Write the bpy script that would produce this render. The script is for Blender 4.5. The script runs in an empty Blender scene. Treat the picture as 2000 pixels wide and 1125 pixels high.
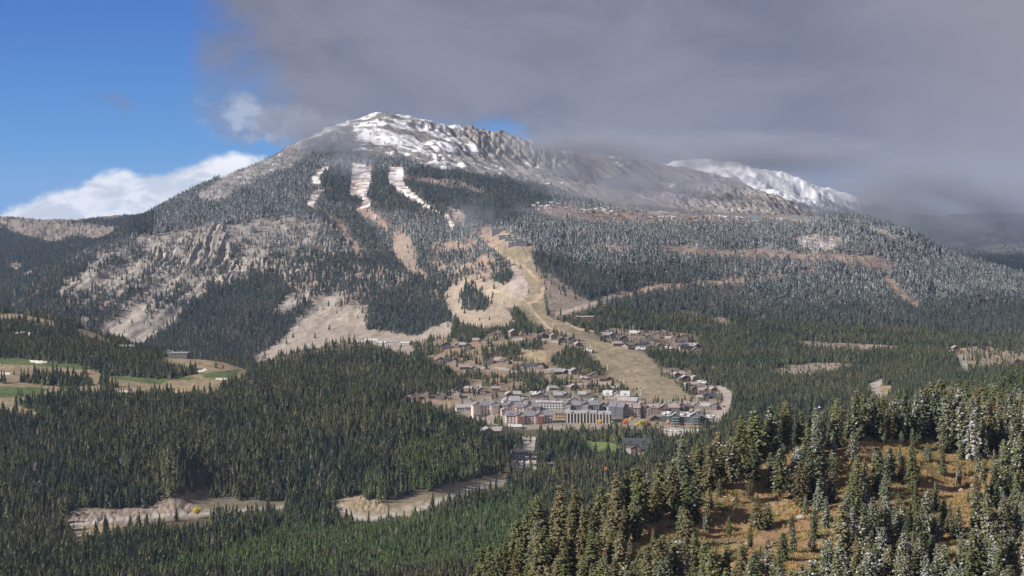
import bpy, bmesh, math, random
import numpy as np
from mathutils import Vector, Matrix, Euler

R = math.radians
scene = bpy.context.scene
COL = scene.collection
random.seed(7)
rng = np.random.default_rng(11)

# ------------------------------------------------------------------ camera, light, exposure
FPX = 3895.0            # focal length in photo pixels (70 mm equivalent)
HOR = 400.0             # photo row of the level horizon
cam_d = bpy.data.cameras.new("camera")
cam_d.sensor_width = 36.0
cam_d.lens = 36.0 * FPX / 2000.0
cam_d.shift_y = (HOR - 562.5) / 2000.0
cam_d.clip_start = 1.0
cam_d.clip_end = 80000.0
cam = bpy.data.objects.new("camera", cam_d)
cam.location = (0, 0, 0)
cam.rotation_euler = (R(90), 0, 0)
COL.objects.link(cam)
scene.camera = cam

SUN_EL, SUN_AZ = 32.0, -110.0           # degrees; azimuth measured from +Y towards +X
sx = math.sin(R(SUN_AZ)) * math.cos(R(SUN_EL))
sy = math.cos(R(SUN_AZ)) * math.cos(R(SUN_EL))
sz = math.sin(R(SUN_EL))
sun_d = bpy.data.lights.new("sun", 'SUN')
sun_d.energy = 5.0
sun_d.angle = R(0.5)
sun_d.color = (1.0, 0.93, 0.84)
sun = bpy.data.objects.new("sun", sun_d)
sun.rotation_euler = Vector((-sx, -sy, -sz)).to_track_quat('-Z', 'Y').to_euler()
sun.location = (-3000, 500, 3000)
COL.objects.link(sun)

scene.view_settings.view_transform = 'Standard'
scene.view_settings.look = 'None'
scene.view_settings.exposure = 0.62
scene.view_settings.gamma = 1.0
scene.render.engine = 'CYCLES'
scene.cycles.use_denoising = True
scene.cycles.max_bounces = 4
scene.cycles.diffuse_bounces = 2
scene.cycles.glossy_bounces = 1
scene.cycles.transparent_max_bounces = 8
scene.cycles.volume_bounces = 0
scene.cycles.volume_max_steps = 64
scene.cycles.sample_clamp_indirect = 4.0


# ------------------------------------------------------------------ node helpers
class N:
    def __init__(self, tree):
        self.t = tree
        tree.nodes.clear()

    def new(self, typ, **kw):
        n = self.t.nodes.new(typ)
        for k, v in kw.items():
            setattr(n, k, v)
        return n

    def put(self, sock, val):
        if isinstance(val, bpy.types.NodeSocket):
            self.t.links.new(val, sock)
        elif val is not None:
            if sock.type == 'RGBA' and isinstance(val, (tuple, list)) and len(val) == 3:
                val = (*val, 1.0)
            sock.default_value = val

    def m(self, op, a, b=None, c=None, clamp=False):
        n = self.new('ShaderNodeMath', operation=op, use_clamp=clamp)
        for i, v in enumerate((a, b, c)):
            if v is not None:
                self.put(n.inputs[i], v)
        return n.outputs[0]

    def mix(self, f, a, b, mode='MIX'):
        n = self.new('ShaderNodeMix', data_type='RGBA', blend_type=mode)
        self.put(n.inputs[0], f)
        self.put(n.inputs[6], a)
        self.put(n.inputs[7], b)
        return n.outputs[2]

    def step(self, v, lo, hi, a=0.0, b=1.0):
        n = self.new('ShaderNodeMapRange', interpolation_type='SMOOTHSTEP')
        for i, x in enumerate((v, lo, hi, a, b)):
            self.put(n.inputs[i], x)
        return n.outputs[0]

    def noise(self, vec, scale, detail=4.0, rough=0.55, dist=0.0, col=False):
        n = self.new('ShaderNodeTexNoise')
        if vec is not None:
            self.put(n.inputs['Vector'], vec)
        n.inputs['Scale'].default_value = scale
        n.inputs['Detail'].default_value = detail
        n.inputs['Roughness'].default_value = rough
        n.inputs['Distortion'].default_value = dist
        return n.outputs[1 if col else 0]

    def comb(self, x, y, z):
        n = self.new('ShaderNodeCombineXYZ')
        for i, v in enumerate((x, y, z)):
            self.put(n.inputs[i], v)
        return n.outputs[0]

    def curve(self, v, pts):
        """piecewise curve through pts given in (0..1, 0..1)"""
        n = self.new('ShaderNodeFloatCurve')
        c = n.mapping.curves[0]
        while len(c.points) > 2:
            c.points.remove(c.points[1])
        c.points[0].location = pts[0]
        c.points[1].location = pts[-1]
        for p in pts[1:-1]:
            c.points.new(*p)
        n.mapping.update()
        self.put(n.inputs['Value'], v)
        return n.outputs[0]


# ------------------------------------------------------------------ sky: blue air, a lit cumulus and a grey cloud deck
world = bpy.data.worlds.new("World")
scene.world = world
world.use_nodes = True
g = N(world.node_tree)
out = g.new('ShaderNodeOutputWorld')
bg = g.new('ShaderNodeBackground')
tc = g.new('ShaderNodeTexCoord')
sep = g.new('ShaderNodeSeparateXYZ')
g.put(sep.inputs[0], tc.outputs['Generated'])
az = g.m('ARCTAN2', sep.outputs[0], sep.outputs[1])      # world azimuth, 0 = north (+Y)
el = g.m('ARCSINE', sep.outputs[2])                      # elevation
azd = g.m('MULTIPLY', az, 180 / math.pi)
eld = g.m('MULTIPLY', el, 180 / math.pi)
nish = g.new('ShaderNodeTexSky', sky_type='NISHITA')
nish.sun_disc = False
nish.sun_elevation = R(SUN_EL)
nish.sun_rotation = R(SUN_AZ)
nish.altitude = 2300
nish.air_density = 1.0
nish.dust_density = 0.3
high = g.mix(1.0, nish.outputs[0], (0.038, 0.038, 0.040), 'MULTIPLY')
low = g.mix(g.step(eld, -0.5, 6.5), (0.087, 0.241, 0.476), (0.043, 0.122, 0.371))
blue = g.mix(g.step(eld, 6.0, 24.0), low, high)
vec = g.comb(g.m('MULTIPLY', azd, 1.0), g.m('MULTIPLY', eld, 1.5), 0.0)
PXD = 0.01471           # degrees per photo pixel: only used to write the numbers below
# lit cumulus bank far behind the western shoulder
n1 = g.noise(vec, 0.55, 9.0, 0.55, 0.3)
n2 = g.noise(vec, 1.6, 7.0, 0.6)
u01 = g.m('DIVIDE', g.m('ADD', azd, 14.6), 8.8)           # 0..1 from azimuth -14.6 to -5.8
top = g.curve(u01, [(0, 0.02), (0.04, 0.08), (0.10, 0.2), (0.16, 0.33), (0.25, 0.42), (0.34, 0.60), (0.40, 0.66), (0.48, 0.58),
                    (0.58, 0.68), (0.70, 0.86), (0.80, 0.90), (0.9, 0.72), (1.0, 0.3)])
topd = g.m('MULTIPLY_ADD', top, 2.0, -0.30)
edge = g.m('ADD', g.m('SUBTRACT', topd, eld), g.m('MULTIPLY_ADD', n2, 0.55, -0.28))
cum = g.m('MULTIPLY', g.step(edge, -0.07, 0.24), g.step(azd, -5.4, -7.2))
cn = g.noise(g.comb(g.m('ADD', azd, 3.0), g.m('MULTIPLY', eld, 2.2), 0.4), 0.8, 8.0, 0.6, 0.4)
cumcol = g.mix(g.step(cn, 0.42, 0.60), (0.46, 0.48, 0.54), (0.68, 0.68, 0.70))
sky1 = g.mix(cum, blue, cumcol)
# grey deck: from azimuth -9 eastwards, base sinking to the east
nb = g.noise(g.comb(g.m('MULTIPLY', azd, 0.8), g.m('MULTIPLY', eld, 1.1), 1.7), 0.38, 9.0, 0.58, 0.5)
nc = g.noise(g.comb(g.m('MULTIPLY', azd, 0.6), g.m('MULTIPLY', eld, 1.5), 5.1), 0.26, 10.0, 0.60, 0.45)
ax = g.m('ADD', azd, g.m('MULTIPLY_ADD', nb, 5.4, -2.7))
ax = g.m('ADD', ax, g.m('MULTIPLY', g.m('SUBTRACT', eld, 3.0), 0.30))
west = g.step(ax, -8.9, -6.6)
w01 = g.m('DIVIDE', g.m('ADD', azd, 9.0), 24.0)
base = g.curve(w01, [(0, 0.86), (0.10, 0.74), (0.18, 0.74), (0.3, 0.76), (0.36, 0.82), (0.41, 0.64), (0.47, 0.40), (0.55, 0.25), (0.7, 0.15), (1, 0.05)])
based = g.m('MULTIPLY_ADD', base, 4.0, -0.8)
under = g.step(g.m('ADD', g.m('SUBTRACT', eld, based), g.m('MULTIPLY_ADD', nb, 1.8, -0.9)), -0.25, 0.40)
deck = g.m('MULTIPLY', west, under)
deckcol = g.mix(g.step(nc, 0.34, 0.64), (0.116, 0.124, 0.170), (0.170, 0.171, 0.218))
deckcol = g.mix(g.step(azd, 6.0, 17.0), deckcol, (0.205, 0.191, 0.224))
sky2 = g.mix(g.m('MULTIPLY', deck, 0.98), sky1, deckcol)
# torn white scrap at the deck's western end
dx = g.m('DIVIDE', g.m('ADD', azd, 7.3), 2.0)
dy = g.m('DIVIDE', g.m('SUBTRACT', eld, g.m('MULTIPLY_ADD', g.m('ADD', azd, 7.4), -0.14, 2.4)), 0.78)
rr = g.m('ADD', g.m('MULTIPLY', dx, dx), g.m('MULTIPLY', dy, dy))
np_ = g.noise(g.comb(azd, g.m('MULTIPLY', eld, 1.2), 9.0), 0.75, 7.0, 0.6, 0.4)
scrap = g.m('MULTIPLY', g.step(g.m('ADD', rr, g.m('MULTIPLY_ADD', np_, -2.6, 1.3)), 1.25, 0.0), g.step(np_, 0.25, 0.62))
scrapcol = g.mix(g.step(g.noise(vec, 1.1, 6.0, 0.6), 0.42, 0.62), (0.154, 0.175, 0.245), (0.31, 0.33, 0.40))
sky3 = g.mix(g.m('MULTIPLY', scrap, 0.85), sky2, scrapcol)
# faint grey shreds in the blue
shx = g.m('DIVIDE', g.m('ADD', azd, 10.9), 1.5)
shy = g.m('DIVIDE', g.m('SUBTRACT', eld, 2.7), 0.5)
shr = g.m('ADD', g.m('MULTIPLY', shx, shx), g.m('MULTIPLY', shy, shy))
shn = g.noise(g.comb(azd, g.m('MULTIPLY', eld, 1.5), 13.0), 1.1, 5.0, 0.55, 0.3)
shred = g.m('MULTIPLY', g.step(shr, 1.4, 0.2), g.step(shn, 0.48, 0.72))
sky4 = g.mix(g.m('MULTIPLY', shred, 0.6), sky3, (0.112, 0.154, 0.266))
g.put(bg.inputs[0], sky4)
bg.inputs[1].default_value = 1.0
g.put(out.inputs[0], bg.outputs[0])


# ------------------------------------------------------------------ numpy noise
_perm = rng.permutation(256).astype(np.int32)
_perm = np.concatenate([_perm, _perm])
_grad = np.stack([np.cos(np.arange(256) * 2 * np.pi / 256), np.sin(np.arange(256) * 2 * np.pi / 256)], 1).astype(np.float32)


def perlin(x, y):
    x = np.asarray(x, np.float64); y = np.asarray(y, np.float64)
    xi = np.floor(x); yi = np.floor(y)
    xf = (x - xi).astype(np.float32); yf = (y - yi).astype(np.float32)
    xi = xi.astype(np.int64) & 255; yi = yi.astype(np.int64) & 255
    u = xf * xf * xf * (xf * (xf * 6 - 15) + 10); v = yf * yf * yf * (yf * (yf * 6 - 15) + 10)

    def gd(a, b, fx, fy):
        h = _perm[_perm[a & 255] + (b & 255)]
        gr = _grad[h]
        return gr[..., 0] * fx + gr[..., 1] * fy
    a = gd(xi, yi, xf, yf); b = gd(xi + 1, yi, xf - 1, yf)
    c = gd(xi, yi + 1, xf, yf - 1); d = gd(xi + 1, yi + 1, xf - 1, yf - 1)
    return ((a + u * (b - a)) * (1 - v) + (c + u * (d - c)) * v) * 1.5


def fbm(x, y, octs=4, gain=0.5, off=0.0):
    s = 0; a = 1.0; t = 0
    for o in range(octs):
        f = 2.03 ** o
        s = s + a * perlin(x * f + off + 17.3 * o, y * f - off + 5.1 * o); t += a; a *= gain
    return s / t


def ridged(x, y, octs=4, gain=0.5, off=0.0):
    s = 0; a = 1.0; t = 0
    for o in range(octs):
        f = 2.03 ** o
        s = s + a * (1 - 2 * np.abs(perlin(x * f + off + 7.7 * o, y * f + off + 3.3 * o))); t += a; a *= gain
    return s / t


def sstep(v, lo, hi):
    t = np.clip((v - lo) / (hi - lo), 0, 1)
    return t * t * (3 - 2 * t)


# ------------------------------------------------------------------ terrain: survey points (bearing column, sight row, distance in m)
SURVEY = """
700,1500,560 850,1290,600 940,1180,605 1000,1128,608 1100,1068,612 1200,1035,622 1290,1005,635 1420,930,655 1560,868,685 1700,848,715 1850,842,750 2000,842,800 2300,850,850
1000,1330,530 1150,1190,565 1060,1200,570 1300,1125,592 1420,1040,620 1500,1125,570 1560,960,650 1700,975,645 1700,1125,580 1850,950,665 2000,1125,580 2000,960,660 2300,1125,580
1300,1520,430 1700,1520,430 2000,1520,430 1000,1750,400 500,2000,450 0,2100,450 2300,1520,430 1300,1800,250 2000,1800,250 500,2000,250
1150,1300,720 1000,1350,700 1300,1120,800 1300,1200,1100 1000,1350,1200 1300,1080,1700 1500,920,900 1500,1000,1300 1600,900,1100
1700,850,900 1850,822,1000 1850,795,1250 2000,815,1000 2000,770,1350 2000,755,1550 2300,740,1500 1850,850,1800 2000,880,2100 1700,850,1300 1700,900,1800
-500,1280,1400 0,1280,1400 500,1280,1400 900,1279,1400 -500,1124,1700 0,1124,1700 450,1124,1700 900,1120,1700 700,1050,1870 300,1060,1860
150,1022,1945 300,1012,1975 490,997,2020 660,1005,2000 780,998,2015 900,965,2120 980,935,2240 1100,985,2100 1200,960,2200 1100,930,2250
0,1020,1960 0,965,2030 130,985,2010 300,975,2045 430,965,2085 560,965,2090 650,975,2060 760,975,2060 850,935,2130 960,895,2300
0,900,2150 0,800,2450 0,768,2560 0,715,2750 0,690,2880 0,645,3050 0,608,3180 -500,780,2600 -500,600,3200 -500,1000,2000 -500,720,4300
-200,608,3200 100,622,3150 180,655,3050 250,680,2980 345,698,2850 440,708,2800 485,728,2730 400,745,2650 400,775,2560 280,770,2560 150,745,2660 200,790,2480
200,900,2150 400,880,2200 400,810,2420 550,745,2620 640,745,2620 720,768,2560 800,790,2500 870,825,2420 920,862,2340 600,840,2330 750,870,2270 600,910,2170 800,900,2190
0,720,3600 100,720,3600 250,720,3500 345,735,3400 485,760,3100 -200,720,3600
600,775,2800 720,800,2760 850,845,2650 900,880,2480
540,700,3080 600,688,3100 680,668,3100 750,680,3100 830,712,3020 920,752,2920 700,765,2860 620,745,2950 800,775,2840 880,790,2800
680,700,3350 600,712,3400 800,725,3250 900,745,3100
1000,905,2330 1050,880,2400 1230,885,2420 1300,870,2450 1100,845,2550 950,830,2600 1300,835,2600 1400,835,2600 1500,850,2500 1200,820,2640
950,800,2760 1100,795,2780 1300,800,2760 1400,790,2780 1450,800,2740 1500,800,2700 1000,775,2880 1130,772,2900 1300,782,2840 1400,765,2920
900,760,2960 1000,740,3050 1100,740,3030 1000,700,3200 1100,700,3180 900,700,3250 1000,650,3450 900,660,3430 1200,690,3220 1060,640,3490
1230,725,3080 1280,705,3170 1150,665,3330 1080,620,3600 1060,590,3740 1040,540,3950 1000,490,4250 980,460,4450 920,445,4650 860,400,5000 800,372,5400 770,332,5850 765,300,6200 760,265,6550
730,226,6900 700,240,6780 620,262,6600 560,298,6380 500,325,6120 450,345,5950 400,378,5700 350,400,5500 300,420,5300 263,440,5120 200,492,4880 150,525,4680 110,562,4520 60,600,4400
800,233,6950 870,249,7000 950,266,7080 1010,276,7150 1060,291,7250 1150,304,7500 1300,328,7700 1360,335,7700 1450,365,7500 1530,400,7150 1590,424,6850
840,270,6700 950,315,6700 1000,320,6850 1000,345,6400 1080,350,6600 1080,378,6150 1200,350,7000 1200,385,6300 1300,380,6800 1300,410,6250 1400,375,6900 1400,418,6200 1500,422,6350 1580,430,6300
1000,400,5600 900,350,5900 1080,404,5500 1200,416,5500 1300,425,5550 1400,427,5600 1500,430,5600 1600,432,5600 1080,430,5100 1200,440,5100 1300,468,4800 1450,450,5100 1600,468,4850 1500,515,4450 1700,515,4450 1250,565,4050 1400,560,4080 1500,600,3900 1150,600,3720 1150,560,3950
1500,660,3560 1250,655,3420 1350,690,3270 1700,645,3680 1600,720,3180 1400,720,3120 1400,755,2960 1700,685,3420 1650,760,2930 1750,720,3120 1500,770,2860
1620,432,5500 1700,438,5350 1760,463,5200 1820,488,5080 1900,515,4950 2000,543,4850 2300,610,4600 1700,452,5600 1760,486,5400 1820,516,5300 1900,548,5200 2000,582,5150 2300,650,4900 1760,452,4950 1820,505,4850 1900,530,4750 2000,562,4600
1700,500,7000 1820,560,6500 1900,560,6700 2000,590,6500 2300,640,6500
1900,600,4300 2000,640,4000 1850,560,4550 1900,680,3480 2000,690,3350 2000,742,2900 1880,705,3180 2300,700,3500 1800,770,2700 2000,800,2500
300,480,6500 400,430,7200 500,390,7600 700,330,8500 850,330,9000 1000,350,9000 1200,380,9200 1300,400,9000 1450,420,9000
-500,400,8000 -200,408,8000 0,417,8000 100,427,7950 250,441,7800 350,470,7600 -200,520,6500 0,505,6500 100,510,6500 180,520,6200 0,455,7500 100,472,7400 220,470,7300 0,590,5500 100,600,5300 -500,560,6000 -300,600,5300 0,660,4600
340,690,3800 160,640,4150 100,650,4200 200,672,4050 300,684,3950 400,692,3880 500,704,3800 560,690,3830 640,672,3800 740,664,3780 820,672,3650
200,610,4300 230,560,4560 300,600,4320 400,600,4330 500,630,4150 600,640,4060 700,615,4080 780,630,3980 350,640,4120
300,490,4900 250,520,4740 360,530,4700 450,538,4740 450,455,5080 380,450,5080 520,520,4780 520,480,4940 600,545,4640 600,430,5180 560,415,5260 600,490,4900 650,470,5000 700,520,4700 640,580,4350 700,580,4300
760,545,4480 820,575,4300 860,600,4130 880,628,3950 700,470,5050 740,500,4820 650,420,5300 800,525,4480 800,470,4800 850,560,4280 900,560,4150 930,585,3990 850,480,4680 900,500,4500 900,620,3720 950,550,4120
600,380,5500 500,400,5400 450,400,5420 700,400,5450 650,340,5850 700,310,6150 600,320,6050 900,400,5300 950,430,5000 730,350,5750 740,440,5150
1380,322,10600 1450,318,10900 1520,340,10900 1600,392,10600 1660,420,10300 1720,445,9900 1300,330,10600 1450,370,9600 1550,400,9300 1650,430,9000 1750,440,9200
1750,432,9800 1850,432,10200 1950,428,10400 2100,420,10500 1800,480,8200 1900,475,8300 2000,480,8200 1850,520,7400 2000,530,7400 2300,480,8000
1450,360,14000 1000,430,14000 0,445,14000 2000,470,14000 2000,455,11800 1780,455,11800 -500,445,14000 2300,440,14000 0,445,30000 1000,430,30000 2000,440,30000 -500,445,30000 2500,440,30000 500,445,20000 1500,430,20000
"""
pts = np.array([[float(v) for v in t.split(',')] for t in SURVEY.split()])
PU = (pts[:, 0] - 1000) / FPX
PL = np.log(pts[:, 2])
PV = pts[:, 1]
CS = 0.008


def phi(r2):
    return np.sqrt(r2 + CS * CS)


LS = 1.0
A = phi((PU[:, None] - PU[None]) ** 2 + (LS * (PL[:, None] - PL[None])) ** 2)
nP = len(PU)
M = np.zeros((nP + 1, nP + 1))
M[:nP, :nP] = A - 1e-3 * np.eye(nP)
M[:nP, nP] = 1; M[nP, :nP] = 1
W = np.linalg.solve(M, np.concatenate([PV, [0]]))

NU = 1300
ys = np.concatenate([np.geomspace(150, 540, 24, endpoint=False), np.linspace(540, 900, 170, endpoint=False), np.linspace(900, 1750, 90, endpoint=False),
                     np.linspace(1750, 3700, 390, endpoint=False), np.linspace(3700, 7900, 440, endpoint=False), np.linspace(7900, 12000, 90, endpoint=False),
                     np.geomspace(12000, 30000, 16)])
us = np.linspace(-0.36, 0.36, NU)
NY = len(ys)
U, Yg = np.meshgrid(us, ys)
L = np.log(Yg)
V = np.full(U.shape, W[nP])
for i in range(nP):
    V += W[i] * phi((us[None, :] - PU[i]) ** 2 + (LS * (np.log(ys)[:, None] - PL[i])) ** 2)
X = U * Yg
Z = -(V - HOR) / FPX * Yg
PX = 1000 + FPX * U


# polygon masks: bearing column / sight row outline, distance range, ragged edge
wob = fbm(X / 40, Yg / 40, 3, off=3.0); wob2 = fbm(X / 40, Yg / 40, 3, off=31.0)
wobs = np.clip(6000 / Yg, 0.4, 3.0)


def inpoly(px, py, poly):
    n = len(poly); c = np.zeros(px.shape, bool); j = n - 1
    for i in range(n):
        xi, yi = poly[i]; xj, yj = poly[j]
        if yi != yj:
            c ^= ((yi > py) != (yj > py)) & (px < (xj - xi) * (py - yi) / (yj - yi) + xi)
        j = i
    return c


def parse(s):
    v = [tuple(float(a) for a in t.split(',')) for t in s.split()]
    return v


def zone(s, d0, d1, w=5.0, ZZ=None):
    poly = parse(s)
    py = HOR - FPX * (Z if ZZ is None else ZZ) / Yg
    a = np.array(poly)
    r0, r1 = np.searchsorted(ys, [d0, d1])
    c0, c1 = np.searchsorted(PX[0], [a[:, 0].min() - 12, a[:, 0].max() + 12])
    m = np.zeros(X.shape, bool)
    if r1 <= r0 or c1 <= c0:
        return m
    sl = (slice(r0, r1), slice(c0, c1))
    m[sl] = inpoly(PX[sl] + wob[sl] * w * wobs[sl], py[sl] + wob2[sl] * w * 0.7 * wobs[sl], poly)
    return m


def soft(m, k=2):
    f = m.astype(np.float32)
    for _ in range(k):
        f = (f + np.roll(f, 1, 0) + np.roll(f, -1, 0) + np.roll(f, 1, 1) + np.roll(f, -1, 1)) / 5
    return f
# ------------------------------------------------------------------ relief
def reg(d0, d1, a, b):      # soft distance window
    return sstep(Yg, d0, a) * (1 - sstep(Yg, b, d1))


mtn = sstep(Yg, 3300, 4300)
CLIFF = "300,480 334,488 380,452 409,447 437,447 446,482 450,508 498,506 551,520 552,534 498,534 473,551 427,565 405,558 402,533 320,526 304,512"
CLIFF2 = "560,520 600,500 590,455 636,428 668,455 690,472 684,505 640,512 600,545 560,560 540,540"
CREST = "905,252 950,262 1010,270 1062,290 1130,303 1130,330 1060,332 1000,322 940,302 905,280"
PLATC = "1300,372 1400,365 1480,375 1560,410 1560,424 1450,424 1330,418 1290,400"
c_main = zone(CLIFF, 4500, 5250, 9); c_two = zone(CLIFF2, 4400, 5500, 8)
c_crest = zone(CREST, 6200, 7600, 5); c_plat = zone(PLATC, 6100, 7300, 5)
cl = np.clip(soft(c_main, 3) + soft(c_two, 3) * 0.7 + soft(c_crest, 3) + soft(c_plat, 3), 0, 1)
Z0 = Z.copy(); PY0 = HOR - FPX * Z / Yg
gx = X + 40 * fbm(X / 200, Yg / 200, 3, off=9.0)
rel = ridged(gx / 420, Yg / 560, 5, 0.5) - 0.35
ridge_soft = 1 - 0.75 * (1 - sstep(np.abs(Yg - 5600 - np.abs(X + 700) * 0.2), 0, 900)) * 0
Z += mtn * rel * 17 * (1 + 0.5 * sstep(Yg, 5500, 7000))
Z += mtn * fbm(X / 90, Yg / 90, 4, off=4.0) * 7
flut = ridged(X / 14 + 1.2 * fbm(X / 90, Yg / 120, 3), Yg / 420, 3, 0.6, off=2.0)
Z += cl * (flut - 0.2) * 10 + cl * ridged(X / 55, Yg / 260, 2, off=8.0) * 9
Z += mtn * (1 - cl) * ridged(X / 70 + 0.6 * fbm(X / 150, Yg / 150, 2), Yg / 240, 3, 0.5, off=6.0) * 5
Z += sstep(Yg, 1500, 1800) * (1 - mtn) * (fbm(X / 120, Yg / 120, 4, off=12.0) * 5 * sstep(Yg, 1900, 2150) + fbm(X / 25, Yg / 25, 2, off=2.0) * 0.8)
bk = soft(zone("118,1017 148,989 200,991 290,993 306,975 352,974 400,994 445,996 300,1012 200,1024", 1850, 2250, 2), 3)
Z += bk * (ridged(X / 8, Yg / 22, 3, off=61.0) * 2.6 - 1.0)
bk2 = soft(zone("643,983 697,966 735,979 765,993 750,1000 690,1000", 1850, 2300, 2), 3)
Z += bk2 * (ridged(X / 7, Yg / 22, 3, off=62.0) * 2.2 + 0.5)
Z += 26 * np.exp(-((PX - 338) / 26) ** 2 - ((Yg - 2105) / 60) ** 2)  # added hump, raised to throw shade into the road bowl east of it
Z += 10 * np.exp(-((PX - 745) / 16) ** 2 - ((Yg - 2110) / 45) ** 2)
# ribs running down the summit's eastern face, and gullies in the western shoulder
rb = sstep(Yg, 5900, 6300) * (1 - sstep(Yg, 7600, 8200)) * sstep(PX, 760, 860) * (1 - sstep(PX, 1500, 1600))
Z += rb * (ridged((X + 0.35 * Yg) / 75 + 0.5 * fbm(X / 200, Yg / 200, 2), (Yg - 0.35 * X) / 700, 3, 0.55, off=63.0) - 0.3) * 14
diag = (PX * 0.57 + PY0 * 0.82); along = (PX * 0.82 - PY0 * 0.57)
chz = soft(zone("120,565 200,505 290,497 330,520 420,545 425,575 385,610 330,655 260,672 190,662 150,630", 3850, 5200, 4), 4)
chz2 = soft(zone("555,560 640,560 720,570 735,600 690,610 600,650 545,665 500,640", 3900, 4900, 4), 4)
chn = ridged(diag / 30 + 0.25 * fbm(diag / 30, along / 60, 2, off=66.0), along / 260, 3, 0.5, off=64.0)
Z += (chz + 0.7 * chz2) * (chn - 0.4) * 9
fgm = 1 - sstep(Yg, 950, 1300)
Z += fgm * (fbm(X / 34, Yg / 34, 4, off=21.0) * 3.4 + fbm(X / 7, Yg / 7, 2, off=5.0) * 0.35)
far = sstep(Yg, 7400, 9500)
Z += far * (0.15 + 0.85 * sstep(PX, 1150, 1400)) * (ridged(X / 900 + 0.4 * fbm(X / 700, Yg / 700, 2), Yg / 1100, 5, 0.55, off=3.0) - 0.45) * 70
Z -= 52 * sstep(Yg, 6800, 7600) * (1 - sstep(PX, 250, 420))
lim = -FPX * 0 + np.where((Yg > 8300) & (PX < 1150), -(448 - HOR) / FPX * Yg, 1e9)
Z = np.minimum(Z, lim)
PY = HOR - FPX * Z / Yg
vis_top = np.minimum.accumulate(PY, axis=0)      # lowest row reached nearer by: anything below it is hidden


def ground(x, y):
    """height of the terrain at world x, y"""
    x = np.atleast_1d(np.asarray(x, float)); y = np.atleast_1d(np.asarray(y, float))
    fu = np.clip((x / y - us[0]) / (us[1] - us[0]), 0, NU - 1.001); iu = fu.astype(int); fu -= iu
    iy = np.clip(np.searchsorted(ys, y) - 1, 0, NY - 2); fy = (y - ys[iy]) / (ys[iy + 1] - ys[iy])
    return (Z[iy, iu] * (1 - fu) + Z[iy, iu + 1] * fu) * (1 - fy) + (Z[iy + 1, iu] * (1 - fu) + Z[iy + 1, iu + 1] * fu) * fy


def sample(F, x, y):
    iu = np.clip(np.rint((x / y - us[0]) / (us[1] - us[0])).astype(int), 0, NU - 1)
    iy = np.clip(np.searchsorted(ys, y), 0, NY - 1)
    return F[iy, iu]


def hit(px, py, dmin=300, dmax=13000):
    """first ground point on the bearing / sight line of a surveyed spot, beyond dmin"""
    iu = int(round(((px - 1000) / FPX - us[0]) / (us[1] - us[0])))
    col = PY[:, iu]; i0 = int(np.searchsorted(ys, dmin))
    best = None
    for i in range(i0, NY):
        if ys[i] > dmax:
            break
        if col[i] <= py:
            best = i; break
    if best is None:
        best = i0 + int(np.argmin(np.abs(col[i0:] - py) + (ys[i0:] > dmax) * 1e4))
        y = ys[best]
    elif best == i0:
        y = ys[best]
    else:
        t = (col[best - 1] - py) / (col[best - 1] - col[best] + 1e-9)
        y = ys[best - 1] + np.clip(t, 0, 1) * (ys[best] - ys[best - 1])
    x = (px - 1000) / FPX * y
    return float(x), float(y), float(ground(x, y)[0])


# ------------------------------------------------------------------ ground cover: albedo, snow amount, tree stocking
C = np.zeros(X.shape + (3,), np.float32)
DEN = np.ones(X.shape, np.float32)          # tree stocking, 1 = closed forest
SNOW = np.zeros(X.shape, np.float32)        # lying snow
FROST = np.zeros(X.shape, np.float32)       # snow held by the trees


def paint(mask, col, den=None, k=1, snow=None):
    w = (soft(mask, k) if mask.dtype == bool else mask)[..., None]
    C[:] = C * (1 - w) + np.array(col, np.float32) * w
    w = w[..., 0]
    if den is not None:
        DEN[:] = DEN * (1 - w) + den * w
    if snow is not None:
        SNOW[:] = SNOW * (1 - w) + snow * w


C[:] = (0.105, 0.088, 0.058)
nA = fbm(X / 160, Yg / 160, 4, off=40.0); nB = fbm(X / 45, Yg / 45, 4, off=50.0); nC = fbm(X / 500, Yg / 500, 3, off=60.0)
paint(mtn * 0.9, (0.15, 0.12, 0.095))
# snow and frost by altitude
FROST[:] = sstep(Z + nC * 60 + nA * 25, -215, -60) * mtn
FROST = np.maximum(FROST, 0.55 * (1 - sstep(Yg, 1000, 1300)))
east = sstep(PX, 1180, 1500) * mtn * sstep(Z + nA * 30, -240, -190)
FROST[:] = np.clip(np.maximum(FROST, east * 0.9), 0, 1)
dark_face = zone("300,690 400,590 460,545 560,540 560,620 500,690", 3800, 4700, 10)
FROST[:] *= 1 - 0.65 * soft(dark_face, 6)
bowlf = zone("610,330 860,330 1060,360 1080,400 980,450 900,430 800,420 640,400", 4600, 6800, 10)
FROST[:] *= 1 - 0.55 * soft(bowlf, 6)
rside = zone("590,400 700,410 780,520 870,590 860,650 720,640 700,560 640,440", 3900, 5400, 8)
FROST[:] *= 1 - 0.42 * soft(rside, 6)
gully = zone("1040,490 1130,520 1190,570 1150,590 1090,560 1050,520", 3700, 4700, 8)
FROST[:] *= 1 - 0.8 * soft(gully, 3)

TAN = (0.250, 0.190, 0.138); TALUS = (0.262, 0.232, 0.207); CREAM = (0.36, 0.315, 0.265); REDTAN = (0.225, 0.170, 0.140)
ROCK = (0.195, 0.182, 0.175); ROADC = (0.30, 0.275, 0.255); GRASS = (0.080, 0.112, 0.042); STRAW = (0.30, 0.235, 0.145)

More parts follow.
